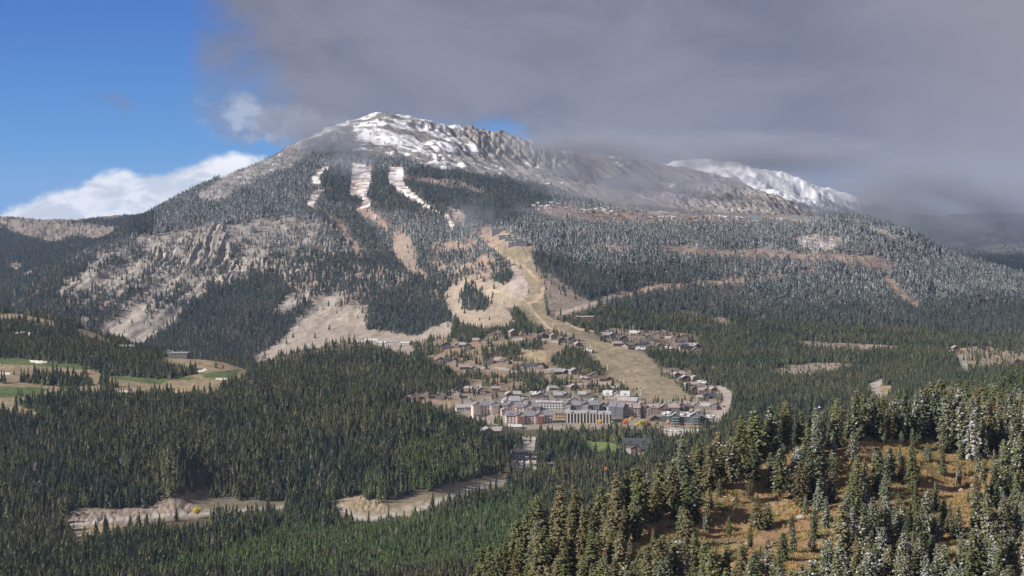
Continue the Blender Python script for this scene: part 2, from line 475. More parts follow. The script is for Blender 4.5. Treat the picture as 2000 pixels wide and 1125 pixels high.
# alpine ground above the treeline
ALP = "380,380 400,372 480,310 560,285 700,200 1000,200 1130,285 1400,300 1620,430 1560,436 1450,428 1290,420 1180,402 1080,366 984,345 923,338 832,326 790,308 724,304 681,299 606,302 575,324 500,353 430,392 395,398"
alp = zone(ALP, 5100, 8200, 7)
paint(alp, ROCK, 0.055, 2)
SNOW[:] = np.where(alp, np.clip(sstep(nA * 0.9 + nB * 0.9 + sstep(Z, 0, 300) * 0.62, 0.05, 1.1), 0, 1), SNOW)
face = zone("690,230 740,228 800,240 880,262 940,300 1000,330 960,338 900,330 830,318 760,305 705,300 690,270 700,250", 5900, 7200, 8)
SNOW[:] = np.clip(SNOW + soft(face, 3) * (0.0 + 0.34 * sstep(nB + nA, -0.35, 0.45)), 0, 1)
core = zone("705,240 735,240 770,262 790,270 845,300 800,305 740,290 710,262", 5900, 7100, 6)
SNOW[:] = np.clip(SNOW + soft(core, 2) * 0.28, 0, 1)
westflank = zone("380,400 480,320 560,290 690,240 690,300 600,305 500,355 420,395", 5100, 7000, 6)
DEN[:] = np.where(westflank, 0.45, DEN)
FROST[:] = np.where(westflank, 0.95, FROST)
SNOW[:] = np.where(westflank, 0.30 + nB * 0.4, SNOW)
SNOW[:] = np.where(c_crest, 0.24, SNOW)
paint(c_crest, (0.25, 0.225, 0.205), 0.0, 1)
eastr = zone("1130,300 1400,330 1600,425 1560,430 1300,420 1130,375", 5800, 8200, 5)
SNOW[:] *= 1 - 0.25 * soft(eastr, 3)
paint(eastr, (0.190, 0.165, 0.150), 0.02, 2)
paint(c_plat, (0.235, 0.21, 0.195), 0.03, 2)
# cliffs and scree of the western shoulder
paint(c_main, CREAM, 0.10, 1, 0.02); paint(c_two, (0.29, 0.255, 0.225), 0.5, 1, 0.1)
shoulder = zone("560,540 640,515 735,517 792,541 776,562 720,572 700,600 640,600 560,585", 4000, 4800, 8)
paint(shoulder, (0.23, 0.182, 0.155), 0.5, 1, 0.05)
lowcl = zone("400,560 440,565 560,535 640,560 700,600 640,640 560,630 520,600 430,600", 4000, 4800, 12)
DEN[:] = np.where(lowcl & (nB > 0.16), 0.5, DEN)
rocky = zone("190,500 300,450 420,440 560,420 640,440 560,520 300,560 130,600 110,570", 4400, 5400, 10)
rk = rocky & (nB + 0.5 * flut > 0.10)
paint(rk, (0.245, 0.22, 0.20), 0.22, 1)
ch = (chz > 0.5) & (chn < 0.36) | (chz2 > 0.5) & (chn < 0.10)
paint(ch, TALUS, 0.06, 1, 0)
for s in ("280,507 298,509 287,523 260,545 212,569 194,575 212,560 250,533", "148,627 177,613 170,636", "192,603 240,571 246,575 224,593 196,610",
          "126,559 160,545 212,529 230,523 222,534 200,547 160,561", "560,646 600,612 630,590 662,570 668,579 648,606 610,629 565,656", "232,600 260,580 300,556 300,562 262,588 238,606"):
    paint(zone(s, 3900, 5100, 2.5), TALUS, 0.04, 1, 0)
t2 = zone("188,637 240,616 280,594 318,562 345,547 398,547 405,566 376,584 340,620 300,654 270,666 225,657 195,647", 3850, 5000, 3)
paint(t2, TALUS, 0.03, 1, 0)
t2t = t2 & (PX > 285) & (PX < 385) & (nB > -0.12)
DEN[:] = np.where(t2t & zone("270,610 300,570 350,545 385,552 370,580 320,620", 3850, 5000, 6), 0.6, DEN)
band = zone("488,703 560,655 640,602 690,592 722,596 716,640 742,646 815,656 835,642 880,626 884,655 830,669 800,690 845,703 830,712 780,700 740,690 690,670 600,684 505,712", 3350, 4350, 3)
paint(band, (0.265, 0.225, 0.19), 0.012, 1, 0)
midrun = zone("765,449 799,459 812,488 815,521 845,536 830,541 797,526 768,498", 4200, 5000, 3)
paint(midrun, (0.235, 0.185, 0.15), 0.01, 1, 0.05)
strip = zone("600,400 616,402 668,432 716,503 698,505 672,462 652,432", 4300, 5900, 2)
paint(strip, (0.22, 0.165, 0.135), 0.03, 1, 0.1)
conn = zone("691,408 716,403 745,425 767,449 752,452 715,426", 4700, 6000, 2)
paint(conn, (0.25, 0.18, 0.14), 0.03, 1, 0.3)
snr = np.zeros(X.shape, bool)
for s in ("619,328 647,323 643,332 626,338 625,359 605,359 608,348", "617,369 638,372 617,390 613,405 593,400 602,388 606,376",
          "686,317 727,323 725,361 715,383 729,392 722,403 692,411 709,397 705,386 680,379 686,349",
          "758,326 789,326 791,361 824,391 858,412 858,417 830,406 789,381 758,361", "866,415 875,414 895,455 882,450"):
    snr |= zone(s, 4300, 6600, 2)
paint(snr, (0.30, 0.23, 0.18), 0.0, 1)
strp = fbm(X / 70, Yg / 9, 3, off=33.0)
SNOW[:] = np.where(snr, 0.58 + nB * 0.7 + strp * 0.9, SNOW)
paint(zone("874,405 906,412 912,440 897,445 880,420", 4300, 5900, 2), (0.27, 0.21, 0.17), 0.05, 1, 0.35)
paint(zone("790,343 880,348 935,366 965,392 900,378 830,362 795,358", 5000, 6500, 4), (0.22, 0.17, 0.14), 0.3, 1, 0.35)
paint(zone("840,470 930,470 975,500 992,530 960,545 880,545 842,530", 4000, 4800, 7) & (nB > -0.1), (0.25, 0.19, 0.15), 0.35, 1, 0.08)
# the wide ski slope and the bare ground beside it
bareL = zone("893,543 960,548 991,553 1023,581 1012,600 985,600 1010,622 1050,638 945,640 913,634 877,618 868,572", 3500, 4300, 3)
paint(bareL, (0.300, 0.245, 0.190), 0.02, 1)
isl = zone("893,576 916,548 957,592 945,608 906,604", 3600, 4300, 2)
DEN[:] = np.where(isl, 1.0, DEN)
paint(zone("988,503 1019,528 1033,553 1030,580 1000,578 990,558 1003,535", 3700, 4500, 2.5), (0.33, 0.275, 0.245), 0.01, 1)
paint(zone("1062,525 1095,548 1125,572 1157,592 1130,604 1076,616 1066,590", 3500, 4300, 2.5), (0.205, 0.165, 0.14), 0.05, 1)
RUN = ("936,466 959,482 988,503 1019,528 1032,553 1028,581 1012,592 1019,613 1059,638 1066,649 1126,660 1140,681 1169,706 1186,731 1226,755 1252,778 1300,790 1362,795 1376,785 "
       "1342,768 1318,746 1284,716 1272,700 1248,682 1183,667 1140,649 1105,631 1069,617 1066,592 1062,563 1059,535 1041,510 1027,485 1012,478")
run = zone(RUN, 2700, 4800, 2)
paint(run, (0.238, 0.196, 0.135), 0.0, 1, 0)
rn = sstep(fbm(X / 60, Yg / 240, 4, off=70.0), -0.1, 0.4) * soft(run, 1)
paint(rn * 0.45, (0.19, 0.165, 0.10))
for s in ("1058,535 1064,560 1062,580 1048,590 1036,594 1048,612 1066,630 1080,645 1076,646 1060,632 1044,614 1030,592 1044,586 1056,575 1058,558", "948,475 990,500 1028,520 1050,545 1046,547 1024,524 985,503", "930,562 975,568 1010,580 1026,585 1026,588 1008,583 973,571 930,565",
          "1085,618 1130,640 1180,650 1240,655 1240,658 1178,654 1126,644"):
    paint(zone(s, 3200, 4700, 0.4), (0.39, 0.30, 0.22), 0, 0)
paint(run * (fbm(X / 30, Yg / 30, 4, off=71.0) > 0.2) * 0.35, (0.36, 0.27, 0.18))
paint(zone("1012,595 1025,600 1060,638 1040,632 1018,612", 3400, 3900, 1.5), (0.17, 0.15, 0.095), 0, 1)
paint(zone("1034,590 1050,593 1052,610 1040,604", 3400, 3900, 1.5), (0.17, 0.15, 0.095), 0, 1)
paint(zone("1110,640 1160,652 1180,668 1150,662 1115,655", 3200, 3700, 1.5), (0.18, 0.15, 0.10), 0, 1)
paint(zone("936,443 975,445 1042,484 1040,490 1005,484 958,484 936,468", 4200, 5000, 2), (0.27, 0.205, 0.16), 0.02, 1, 0.05)
# open hillside with houses above the town
open_ = zone("785,668 830,690 850,712 913,741 890,765 785,772 800,792 884,800 1261,790 1226,756 1186,731 1169,706 1140,681 1126,660 1040,641 955,645 884,656", 2700, 3600, 4)
paint(open_, (0.225, 0.172, 0.120), 0.0, 1)
clump = fbm(X / 38, Yg / 70, 3, off=80.0)
DEN[:] = np.where(open_, np.where(clump > 0.07, 0.85, np.where(clump > -0.06, 0.14, 0.02)), DEN)
for s in ("940,695 1000,672 1060,672 1045,690 1060,700 960,706", "1075,700 1110,680 1150,688 1172,715 1180,735 1120,732 1080,715", "885,660 900,640 935,648 938,668 895,670", "975,640 1010,620 1050,640 1030,645 960,650",
          "820,770 835,745 880,745 920,760 900,772", "1020,765 1060,742 1120,745 1110,762 1040,768", "1180,757 1200,745 1225,760 1195,765"):
    DEN[:] = np.where(zone(s, 2700, 3700, 4), 1.0, DEN)
paint(zone("1010,680 1060,685 1070,700 1060,710 1015,700", 2900, 3500, 3), STRAW, 0.05, 1)
hr = np.zeros(X.shape, bool)
for s in ("905,714 960,716 1010,722 1060,718 1120,722 1120,725 1060,722 1010,726 960,720 905,718", "1000,660 1060,662 1120,672 1120,676 1060,666 1000,664",
          "1050,765 1110,750 1170,745 1215,752 1215,756 1170,749 1110,754 1052,769", "850,765 930,752 960,748 960,752 930,757 852,769"):
    hr |= zone(s, 2700, 3600, 1)
paint(hr, ROADC, 0.0, 0)
# town floor, car parks and streets
town = zone("884,800 905,775 1100,762 1270,778 1400,782 1408,812 1398,832 1300,836 1100,840 1000,838 930,822", 2480, 2950, 2)
paint(town, (0.25, 0.215, 0.18), 0.125, 1)
for s in ("932,854 950,855 960,870 944,868", "1016,853 1050,854 1046,884 1018,882", "994,889 1050,891 1050,920 998,918", "886,864 905,864 916,878 900,878", "1066,904 1086,904 1086,916 1068,914",
          "1205,874 1262,876 1262,888 1210,886", "1290,834 1370,838 1360,850 1300,852"):
    paint(zone(s, 2050, 2700, 1), (0.38, 0.345, 0.31), 0.02, 1)
paint(zone("1136,862 1200,864 1212,872 1205,883 1150,880", 2050, 2700, 1), (0.14, 0.18, 0.07), 0.0, 1)
paint(zone("1386,750 1415,755 1432,767 1432,787 1414,814 1396,830 1378,816 1402,796 1414,781 1409,767 1384,759", 2450, 3100, 1), (0.34, 0.30, 0.275), 0.0, 1)
paint(zone("1166,650 1190,640 1300,642 1365,655 1372,690 1330,692 1230,674 1180,662", 2900, 3500, 4), (0.24, 0.185, 0.15), 0.25, 1)
paint(zone("1285,714 1330,720 1385,748 1412,768 1405,786 1370,786 1330,752 1290,736", 2700, 3300, 3), (0.23, 0.185, 0.15), 0.30, 1)
# eastern forest: road, meadows and the rock knob
paint(zone("1080,612 1150,590 1200,570 1280,557 1450,541 1590,527 1602,533 1450,553 1280,568 1205,581 1155,602 1085,622", 3300, 4700, 2), (0.245, 0.180, 0.145), 0.03, 1, 0.02)
paint(zone("1085,611 1150,594 1200,573 1205,577 1152,599 1088,617", 3300, 4500, 0.5), (0.33, 0.285, 0.25), 0.0, 1)
for s in ("1268,478 1340,479 1400,487 1490,482 1560,494 1640,494 1710,497 1765,517 1742,531 1700,522 1640,507 1500,504 1400,501 1330,494 1268,488", "1158,478 1200,476 1245,486 1200,490 1160,488",
          "1733,530 1755,560 1802,598 1785,602 1750,576 1720,545", "1100,448 1190,450 1190,456 1100,456", "1520,515 1600,517 1600,521 1520,520"):
    paint(zone(s, 3800, 5400, 3), REDTAN, 0.05, 1, 0.06)
paint(zone("1545,464 1590,456 1640,462 1652,480 1612,491 1560,486", 4300, 5400, 3), (0.24, 0.20, 0.18), 0.12, 1, 0.45)
paint(zone("1695,438 1740,452 1812,488 1800,492 1730,462 1690,446", 4800, 5600, 2), (0.27, 0.24, 0.215), 0.15, 1, 0.35)
paint(zone("1030,402 1060,400 1110,400 1215,412 1300,420 1570,428 1575,436 1300,434 1210,440 1070,434", 5000, 6000, 2), (0.215, 0.155, 0.12), 0.10, 1, 0.10)
op2 = zone("1330,600 1400,580 1480,590 1500,625 1440,640 1340,640", 3400, 4200, 6)
paint(op2 & (nB > 0.05), (0.25, 0.195, 0.15), 0.25, 1)
paint(zone("1548,666 1600,667 1772,677 1760,684 1690,690 1570,682", 3200, 3900, 2), (0.25, 0.20, 0.16), 0.14, 1)
paint(zone("1503,728 1530,713 1610,708 1685,712 1640,726 1570,739 1512,733", 2800, 3500, 2), (0.27, 0.22, 0.18), 0.14, 1)
paint(zone("1694,750 1726,738 1730,744 1716,754 1728,774 1706,774", 2600, 3300, 1), (0.34, 0.305, 0.275), 0.0, 1)
paint(zone("1716,755 1740,752 1745,768 1726,772", 2600, 3300, 1), STRAW, 0.0, 1)
paint(zone("1848,686 1900,674 2000,688 2060,700 2000,717 1930,726 1885,716", 2800, 3700, 4), (0.27, 0.215, 0.15), 0.18, 1)
paint(zone("1866,694 1880,693 1892,722 1880,722", 2800, 3700, 1), ROADC, 0.0, 1)
paint(zone("1840,752 1900,742 1990,748 1990,756 1900,754", 2300, 3300, 2), STRAW, 0.15, 1)
# western valley, its rimrock, and the golf course
wv = zone("-60,418 90,426 250,443 236,452 195,470 150,457 120,470 100,472 62,463 0,445 -60,440", 6900, 8300, 6)
paint(wv, (0.225, 0.185, 0.16), 0.07, 1, 0.18)
paint(zone("8,522 30,514 46,520 34,534", 5500, 7300, 3) | zone("38,540 60,526 66,532 50,540", 5500, 7300, 3), (0.30, 0.25, 0.21), 0.1, 1)
FROST[:] = np.where((Yg > 5000) & (PX < 300) & (Z < 0), 0.25 * (PX < 250) + 0.1, FROST)
golf = zone("-300,700 0,704 67,706 148,715 211,733 333,741 362,734 398,723 312,702 342,693 385,697 432,699 490,726 462,740 432,748 420,770 315,763 220,767 135,762 76,771 27,788 90,808 88,814 0,800 -300,820", 2350, 3050, 2)
paint(golf, (0.235, 0.185, 0.12), 0.015, 1)
for s in ("40,722 90,722 180,732 180,756 40,752", "0,730 28,735 26,748 0,747", "195,742 235,748 230,766 200,764", "27,770 62,768 62,790 27,792", "150,716 208,722 208,728 160,724"):
    DEN[:] = np.where(zone(s, 2350, 3050, 3), 0.7, DEN)
for s in ("-300,690 0,698 170,714 160,722 90,716 0,710 -300,704", "-300,750 0,754 104,759 68,772 0,778 -300,790", "205,733 333,742 315,751 225,742", "390,729 470,721 458,738 400,739", "340,734 384,736 372,744 342,742", "160,687 190,686 192,692 165,692"):
    paint(zone(s, 2350, 3100, 1), GRASS, 0.0, 1)
for s in ("57,703 92,705 92,709 60,708", "0,727 20,728 20,731 0,731", "420,738 443,739 441,742 422,742", "221,763 250,763 262,767 222,767", "380,726 400,720 404,722 386,730", "330,763 350,764 350,767 330,766"):
    paint(zone(s, 2350, 3100, 0.3), (0.62, 0.58, 0.52), 0.0, 0)
paint(zone("-200,600 0,613 35,611 112,630 104,637 40,622 0,622 -200,618", 2900, 3350, 2), (0.26, 0.205, 0.145), 0.05, 1)
paint(zone("145,640 175,646 222,668 200,667 150,648", 2700, 3350, 1), (0.27, 0.205, 0.145), 0.0, 1)
# valley road with its cuttings
bank = zone("118,1017 148,989 200,991 290,993 306,975 352,974 400,994 445,996 392,1008 300,1021 225,1033 150,1050 142,1028", 1850, 2250, 2)
paint(bank, (0.235, 0.19, 0.155), 0.01, 1)
paint(zone("150,1030 230,1022 235,1030 160,1048", 1800, 2200, 2), STRAW, 0.05, 1)
paint(zone("352,974 338,966 400,952 480,950 560,954 578,974 552,990 430,997 400,995", 1850, 2300, 2), (0.15, 0.13, 0.09), 0.0, 1)
bankB = zone("641,982 697,964 735,979 765,993 800,985 850,963 900,944 950,928 992,924 988,946 920,967 850,987 790,1005 700,1017 673,1013", 1850, 2500, 2)
paint(bankB, (0.28, 0.225, 0.15), 0.0, 1)
paint(zone("735,979 850,955 890,940 905,950 850,975 780,998", 1850, 2500, 1), (0.20, 0.165, 0.12), 0.0, 1)
road = zone("120,1022 200,1014 300,1004 420,999 500,992 560,987 560,991 500,997 420,1004 300,1010 200,1021 120,1029", 1850, 2250, 0.6) \
    | zone("642,985 672,990 690,1002 720,1010 790,997 840,981 900,958 960,940 994,932 994,940 960,947 905,965 845,988 790,1005 715,1018 684,1010 668,996 642,991", 1800, 2500, 0.6)
paint(road, (0.36, 0.335, 0.315), 0.0, 1)
paint(zone("800,1010 760,996 780,990 830,975", 1800, 2100, 1), (0.3, 0.26, 0.2), 0.0, 1)
# near spur: warm dry grass, sandy outcrops
near = 1 - sstep(Yg, 950, 1150)
paint(near, (0.245, 0.160, 0.090), 0.0)
paint(near * sstep(nB + 0.6 * fbm(X / 12, Yg / 12, 3, off=90.0), 0.0, 0.55), (0.30, 0.215, 0.13))
paint(near * sstep(fbm(X / 22, Yg / 22, 3, off=91.0), 0.12, 0.4) * 0.7, (0.17, 0.15, 0.055))
paint(near * sstep(fbm(X / 9, Yg / 9, 3, off=92.0) - (PX - 1250) / 900, 0.15, 0.45) * 0.85, (0.33, 0.25, 0.19))
# far snow peak behind the eastern ridge
fp = sstep(Yg, 8700, 9300)
paint(fp, (0.10, 0.105, 0.12), 0.0)
SNOW[:] = np.where(Yg > 8700, np.clip(sstep(Z + 60 * nA, -90, 60) * 0.85 + 0.5 * sstep(fbm(X / 300, Yg / 500, 4, off=95.), -0.2, 0.3) * sstep(Z, 0, 160), 0, 1) * (1 - sstep(PX, 1640, 1800)), SNOW)
DEN[:] *= 1 - sstep(Yg, 8300, 8800)
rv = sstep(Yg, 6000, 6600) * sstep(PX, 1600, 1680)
paint(rv * (1 - 0.6 * sstep(nB + nA, 0.1, 0.5)), (0.045, 0.052, 0.055))  # dark forest tone, bluish in place of haze over the far hills
hv = soft(zone("400,972 420,958 480,948 560,950 582,972 560,978 480,976", 1850, 2300, 2), 1)  # trees added in the road bowl; their dark crowns stand in for shade
DEN[:] = np.maximum(DEN, hv * 0.9)
D5 = soft(DEN, 5)
DEN[:] = np.where((Yg > 3800) & (SNOW < 0.5), D5, DEN)
# speckle of snow on bare mountain ground
lum = 1 + 0.22 * nB + 0.15 * nA + 0.30 * fbm(X / 11, Yg / 16, 3, off=77.0) + 0.2 * ridged(X / 9, Yg / 50, 2, off=78.0) * mtn
C *= lum[..., None].astype(np.float32)
C = np.clip(C, 0.01, 0.9)

# ------------------------------------------------------------------ terrain mesh
me = bpy.data.meshes.new("terrain")
nv = NU * NY
me.vertices.add(nv)
co = np.stack([X, Yg, Z], -1).astype(np.float32)
me.vertices.foreach_set("co", co.ravel())
ii = np.arange(NY - 1)[:, None] * NU + np.arange(NU - 1)[None]
quads = np.stack([ii, ii + 1, ii + 1 + NU, ii + NU], -1).reshape(-1).astype(np.int32)
nf = (NY - 1) * (NU - 1)
me.loops.add(nf * 4); me.polygons.add(nf)
me.loops.foreach_set("vertex_index", quads)
me.polygons.foreach_set("loop_start", np.arange(0, nf * 4, 4, dtype=np.int32))
me.polygons.foreach_set("use_smooth", np.ones(nf, bool))
me.update()
ca = me.attributes.new("cover", 'FLOAT_COLOR', 'POINT')
rgba = np.concatenate([C, np.clip(SNOW, 0, 1)[..., None]], -1).astype(np.float32)
ca.data.foreach_set("color", rgba.ravel())
ra = me.attributes.new("rocky", 'FLOAT', 'POINT')
ra.data.foreach_set("value", np.clip(cl, 0, 1).astype(np.float32).ravel())

gm = bpy.data.materials.new("ground cover"); gm.use_nodes = True
g = N(gm.node_tree)
out = g.new('ShaderNodeOutputMaterial'); bs = g.new('ShaderNodeBsdfPrincipled')
at = g.new('ShaderNodeAttribute', attribute_name="cover")
rk_ = g.new('ShaderNodeAttribute', attribute_name="rocky")
geo = g.new('ShaderNodeNewGeometry')
P = geo.outputs['Position']
nf1 = g.noise(P, 0.12, 6.0, 0.62)
nf2 = g.noise(P, 0.9, 4.0, 0.6)
nf3 = g.noise(P, 0.02, 6.0, 0.6)
f = g.m('ADD', g.m('MULTIPLY_ADD', nf1, 1.1, 0.42), g.m('MULTIPLY_ADD', nf2, 0.7, -0.35))
base_c = g.mix(1.0, at.outputs['Color'], g.comb(f, f, f), 'MULTIPLY')
st = g.new('ShaderNodeMapping'); g.put(st.inputs[0], P); st.inputs['Scale'].default_value = (0.20, 0.012, 0.016)
col_n = g.noise(st.outputs[0], 1.0, 5.0, 0.65)
cf = g.step(col_n, 0.38, 0.62, 0.55, 1.2)
rockc = g.mix(1.0, base_c, g.comb(cf, cf, cf), 'MULTIPLY')
base_c = g.mix(rk_.outputs['Fac'], base_c, rockc)
ms = g.new('ShaderNodeMapping'); g.put(ms.inputs[0], P); ms.inputs['Scale'].default_value = (0.045, 0.010, 0.010); ms.inputs['Rotation'].default_value = (0, 0, 0.35)
stk = g.noise(ms.outputs[0], 1.0, 6.0, 0.65)
sn = g.m('ADD', at.outputs['Alpha'], g.m('MULTIPLY_ADD', nf3, 0.6, -0.3))
sn = g.m('ADD', sn, g.m('MULTIPLY_ADD', stk, 1.2, -0.6))
sn = g.m('ADD', sn, g.m('MULTIPLY_ADD', nf1, 1.0, -0.5))
nz = g.new('ShaderNodeSeparateXYZ'); g.put(nz.inputs[0], geo.outputs['Normal'])
snf = g.m('MULTIPLY', g.m('MULTIPLY', g.step(sn, 0.32, 0.98), 0.95), g.step(at.outputs['Alpha'], 0.0, 0.12))
colr = g.mix(snf, base_c, (0.78, 0.79, 0.82))
g.put(bs.inputs['Base Color'], colr)
bs.inputs['Roughness'].default_value = 0.95
bs.inputs['Specular IOR Level'].default_value = 0.1
bp = g.new('ShaderNodeBump'); bp.inputs['Strength'].default_value = 0.8; bp.inputs['Distance'].default_value = 2.5
g.put(bp.inputs['Height'], nf1)
g.put(bs.inputs['Normal'], bp.outputs[0])
g.put(out.inputs[0], bs.outputs[0])
me.materials.append(gm)
terrain = bpy.data.objects.new("terrain", me)
COL.objects.link(terrain)
terrain["kind"] = "structure"
terrain["label"] = "mountain, valley floor and near spur of dry grass, rock and snow"
del V, quads, co, rgba
# ------------------------------------------------------------------ tree materials
def foliage_mat(name, hue_shift=0.0, inst=False):
    m = bpy.data.materials.new(name); m.use_nodes = True
    g = N(m.node_tree)
    out = g.new('ShaderNodeOutputMaterial'); bs = g.new('ShaderNodeBsdfPrincipled')
    typ = 'INSTANCER' if inst else 'OBJECT'
    tint = g.new('ShaderNodeAttribute', attribute_name="tint", attribute_type=typ)
    sn = g.new('ShaderNodeAttribute', attribute_name="frost", attribute_type=typ)
    tuft = g.new('ShaderNodeAttribute', attribute_name="tuft")
    geo = g.new('ShaderNodeNewGeometry')
    nz = g.new('ShaderNodeSeparateXYZ'); g.put(nz.inputs[0], geo.outputs['Normal'])
    tcn = g.new('ShaderNodeTexCoord')
    v = g.noise(tcn.outputs['Object'], 1.3, 2.0, 0.6)
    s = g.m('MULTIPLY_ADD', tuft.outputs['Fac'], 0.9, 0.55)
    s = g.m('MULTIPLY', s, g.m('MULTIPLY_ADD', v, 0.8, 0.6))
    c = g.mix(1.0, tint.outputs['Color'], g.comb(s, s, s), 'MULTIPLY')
    tsep = g.new('ShaderNodeSeparateColor'); g.put(tsep.inputs[0], tuft.outputs['Color'])
    # snow lies on whole tufts (green channel) and prefers faces that look upward
    up = g.m('ABSOLUTE', nz.outputs[2])
    k = g.m('ADD', g.m('SUBTRACT', sn.outputs['Fac'], tsep.outputs[1]), g.m('MULTIPLY_ADD', up, 0.3, -0.2))
    f = g.step(k, -0.06, 0.10)
    c2 = g.mix(g.m('MULTIPLY', f, 0.74 if inst == 'far' else 0.9), c, (0.56, 0.575, 0.61))
    g.put(bs.inputs['Base Color'], c2)
    bs.inputs['Roughness'].default_value = 0.85
    bs.inputs['Specular IOR Level'].default_value = 0.15
    tl = g.new('ShaderNodeBsdfTranslucent'); g.put(tl.inputs[0], c2)
    mx = g.new('ShaderNodeMixShader'); mx.inputs[0].default_value = 0.18
    g.put(mx.inputs[1], bs.outputs[0]); g.put(mx.inputs[2], tl.outputs[0])
    g.put(out.inputs[0], mx.outputs[0])
    return m


def plain_mat(name, col, rough=0.85, spec=0.2, noise=0.0, scale=3.0, metal=0.0):
    m = bpy.data.materials.new(name); m.use_nodes = True
    g = N(m.node_tree)
    out = g.new('ShaderNodeOutputMaterial'); bs = g.new('ShaderNodeBsdfPrincipled')
    if noise:
        tcn = g.new('ShaderNodeTexCoord')
        v = g.noise(tcn.outputs['Object'], scale, 4.0, 0.6)
        s = g.m('MULTIPLY_ADD', v, 2 * noise, 1 - noise)
        c = g.mix(1.0, (*col, 1.0), g.comb(s, s, s), 'MULTIPLY')
        g.put(bs.inputs['Base Color'], c)
    else:
        bs.inputs['Base Color'].default_value = (*col, 1)
    bs.inputs['Roughness'].default_value = rough
    bs.inputs['Specular IOR Level'].default_value = spec
    bs.inputs['Metallic'].default_value = metal
    g.put(out.inputs[0], bs.outputs[0])
    return m


MF_OBJ = foliage_mat("conifer needles")
MF_INS = foliage_mat("forest needles", inst='far')
M_BARK = plain_mat("bark", (0.15, 0.105, 0.075), noise=0.4, scale=6)
M_BARKP = plain_mat("pale bark", (0.36, 0.31, 0.26), noise=0.3, scale=6)


def mesh_from(name, verts, faces, tuft=None, mats=(), midx=None):
    m = bpy.data.meshes.new(name)
    m.from_pydata([tuple(v) for v in verts], [], faces)
    if tuft is not None:
        a = m.attributes.new("tuft", 'FLOAT_COLOR', 'POINT')
        t = np.asarray(tuft, np.float32)
        rg = np.zeros((len(verts), 4), np.float32); rg[:, 0] = t[:, 0]; rg[:, 1] = t[:, 1]; rg[:, 2] = t[:, 0]; rg[:, 3] = 1
        a.data.foreach_set("color", rg.ravel())
    for mt in mats:
        m.materials.append(mt)
    if midx is not None:
        m.polygons.foreach_set("material_index", midx)
    m.update()
    return m


# ---- a distant conifer, unit height: tiers of ragged drooping skirts round a thin trunk
def far_tree(seed, wide, tiers, shape):
    r = np.random.default_rng(seed)
    v, f, t, mi = [], [], [], []
    base = 0.06
    for k in range(3):          # trunk prism
        a = k * 2.094
        v += [(0.012 * math.cos(a), 0.012 * math.sin(a), -0.05), (0.006 * math.cos(a), 0.006 * math.sin(a), 0.8)]
        t += [(0.4, 2.0)] * 2
    for k in range(3):
        a, b = 2 * k, 2 * ((k + 1) % 3)
        f.append((a, b, b + 1, a + 1)); mi.append(1)
    for i in range(tiers):
        h = i / tiers
        z = base + (1 - base) * h
        if shape == 'cone':
            rad = wide * (1 - h) ** 0.85
        elif shape == 'spire':
            rad = wide * (0.35 + 0.65 * (1 - h)) * (1 - h) ** 0.5
        else:
            rad = wide * (0.55 + 0.45 * math.sin(math.pi * min(1, h + 0.25))) * (1 - h) ** 0.55
        rad *= r.uniform(0.8, 1.15)
        th = (1 - base) / tiers * r.uniform(1.5, 2.1)
        n = 7
        c = len(v)
        ox, oy = r.normal(0, 0.012, 2)
        v.append((ox, oy, min(1.0, z + th))); t.append((r.uniform(0.2, 1), r.uniform(0, 1)))
        ph = r.uniform(0, 6.28)
        for k in range(n * 2):
            a = ph + k * math.pi / n
            rr_ = rad * (r.uniform(0.75, 1.2) if k % 2 == 0 else r.uniform(0.35, 0.6))
            zz = z - (0.25 * rad if k % 2 == 0 else -0.05 * rad) + r.normal(0, 0.012)
            v.append((ox + rr_ * math.cos(a), oy + rr_ * math.sin(a), zz)); t.append((r.uniform(0.0, 1), r.uniform(0, 1)))
        for k in range(n * 2):
            f.append((c, c + 1 + k, c + 1 + (k + 1) % (2 * n))); mi.append(0)
    return mesh_from("conifer far", v, f, t, (MF_INS, M_BARK), mi)


